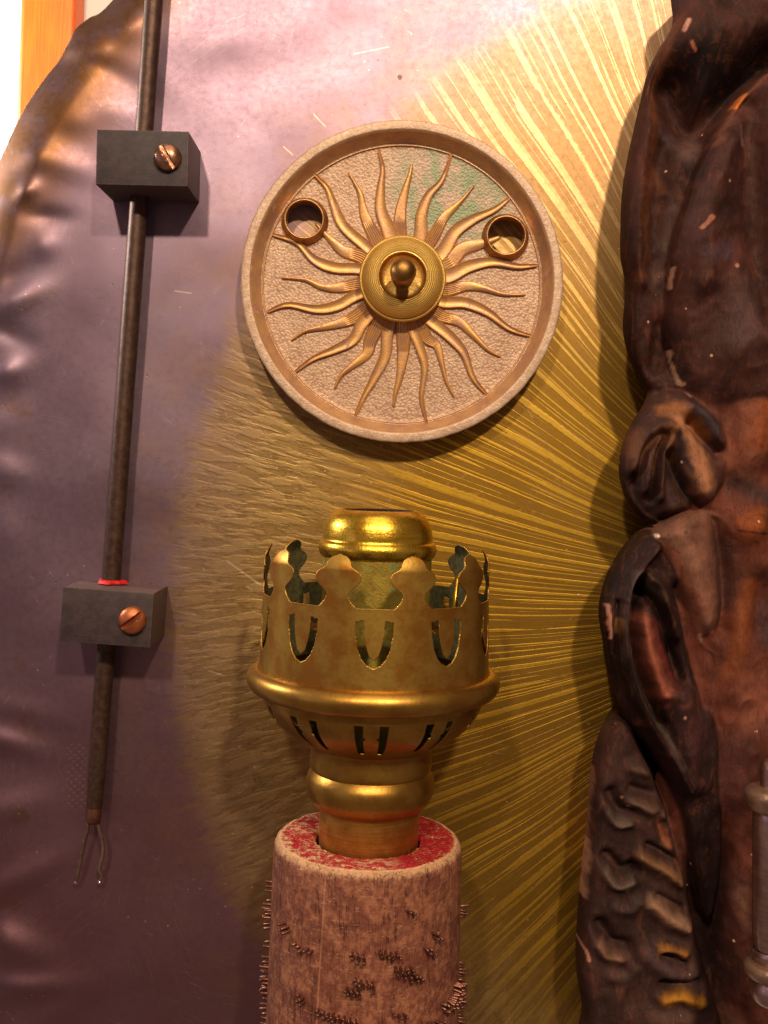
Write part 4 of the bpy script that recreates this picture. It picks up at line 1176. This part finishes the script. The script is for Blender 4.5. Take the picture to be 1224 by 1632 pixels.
# lower carved panel
gs = []
gp = []
for (pa, wd, dh, colr, al) in [
        ([(1008, 1225), (1036, 1232), (1048, 1238)], 9, 6, (96, 70, 62), 0.8), ([(1012, 1285), (1034, 1290), (1056, 1300)], 9, 7, (112, 84, 70), 0.8), ([(1022, 1366), (1052, 1382), (1086, 1406)], 10, 8, (150, 104, 72), 0.85), ([(1042, 1440), (1066, 1462), (1094, 1478)], 12, 8, (164, 122, 96), 0.85),
        ([(1054, 1510), (1074, 1512), (1090, 1520)], 8, 7, (168, 108, 44), 0.9), ([(1032, 1524), (1060, 1542), (1096, 1560)], 14, 7, (88, 66, 68), 0.8), ([(1058, 1592), (1085, 1586), (1115, 1596)], 10, 7, (182, 120, 30), 0.95), ([(1045, 1624), (1090, 1625)], 16, 6, (120, 86, 76), 0.7),
        ([(970, 1296), (984, 1314), (1004, 1312)], 7, 6, (110, 94, 84), 0.75), ([(966, 1390), (982, 1410), (1006, 1404)], 8, 7, (118, 100, 86), 0.75), ([(956, 1506), (968, 1522), (988, 1526)], 9, 7, (146, 106, 86), 0.8), ([(984, 1450), (1004, 1452), (1016, 1440)], 8, 4, (70, 56, 58), 0.6), ([(976, 1560), (1000, 1560), (1010, 1548)], 9, 4, (74, 58, 58), 0.6)]:
    gs.append((pa, wd * 1.15, dh * 0.55)); gp.append((pa, wd * 1.35, colr, al * 0.8))
gs += [([(975, 1270), (990, 1296), (1010, 1296)], 11, -8), ([(970, 1370), (990, 1392), (1010, 1388)], 12, -8), ([(958, 1480), (976, 1506), (996, 1512)], 12, -8), ([(1036, 1352), (1070, 1372), (1092, 1390)], 7, -6), ([(1050, 1432), (1084, 1452)], 7, -6), ([(1060, 1340), (1050, 1300)], 8, -5), ([(1010, 1260), (1040, 1270)], 9, -5), ([(1090, 1540), (1060, 1522)], 6, -5), ([(1110, 1570), (1060, 1570)], 8, -6)]
gp += [([(1050, 1310), (1060, 1330), (1068, 1350)], 8, (150, 84, 54), 0.85), ([(953, 1235), (948, 1290), (944, 1345)], 3, (150, 104, 90), 0.8), ([(941, 1352), (937, 1400), (934, 1440)], 7, (206, 150, 126), 0.9), ([(930, 1515), (936, 1522), (940, 1535)], 4, PINK, 0.8), ([(994, 1275)], 3, PINK, 0.8), ([(1004, 1288)], 3, PINK, 0.8), ([(1105, 1420), (1108, 1425)], 4, (130, 110, 100), 0.8)]
blob('carved_panel', [(992, 1152), (972, 1172), (958, 1212), (951, 1262), (946, 1330), (938, 1400), (931, 1480), (928, 1560), (938, 1630), (950, 1720), (1180, 1720), (1158, 1640), (1140, 1580), (1118, 1505), (1106, 1440), (1090, 1376), (1074, 1312), (1052, 1250), (1026, 1192), (1010, 1160)],
     20, 12, 18, 0.026, [(a_, b_ * 1.1, c_ * (0.6 if c_ < 0 else 1)) for a_, b_, c_ in gs], (60, 38, 35), gp, 0.0, 1.8)
build_figure()
# ------------------------------------------------------------------ metal barrel fitting at the right edge
HM = 0.070
km = KS(HM)
fx, fy = 1229, 1602
fit = thing('metal_fitting', 'shiny nickel barrel fitting with cream collars, standing before the dark carved figure', 'metal fitting', P(fx, fy, HM))
zf = lambda y: (1610 - y) * km
def flathe(name, prof, mat, sm=0, n=64, sharp=None):
    vs, fs, uv = lathe([(r * km, zf(y)) for r, y in prof], n, 'z', sm)
    return mk(name, vs, fs, mat, fit, uv=uv, sharp=sharp)
flathe('barrel', [(25, 1524), (27, 1500), (28.5, 1496), (28.5, 1312), (27, 1302), (25, 1298)], M_steel, 0, 64, 40)
flathe('top_pin', [(18, 1268), (17, 1262), (16, 1240), (15, 1228), (10, 1219), (0.01, 1216)], M_steel, 3)
flathe('hex_collar', [(24, 1302), (34, 1298), (40, 1284), (42, 1274), (38, 1266), (30, 1262), (16, 1261)], M_collar, 2, 48)
flathe('waist', [(27, 1520), (30, 1528), (28, 1536), (25, 1542)], M_steel, 2)
flathe('flange', [(25, 1538), (36, 1540), (42, 1546), (42, 1556), (36, 1564), (26, 1566)], M_collar, 2)
flathe('end_knob', [(26, 1564), (30, 1572), (33, 1584), (30, 1598), (20, 1607), (0.01, 1610)], M_steel, 3)
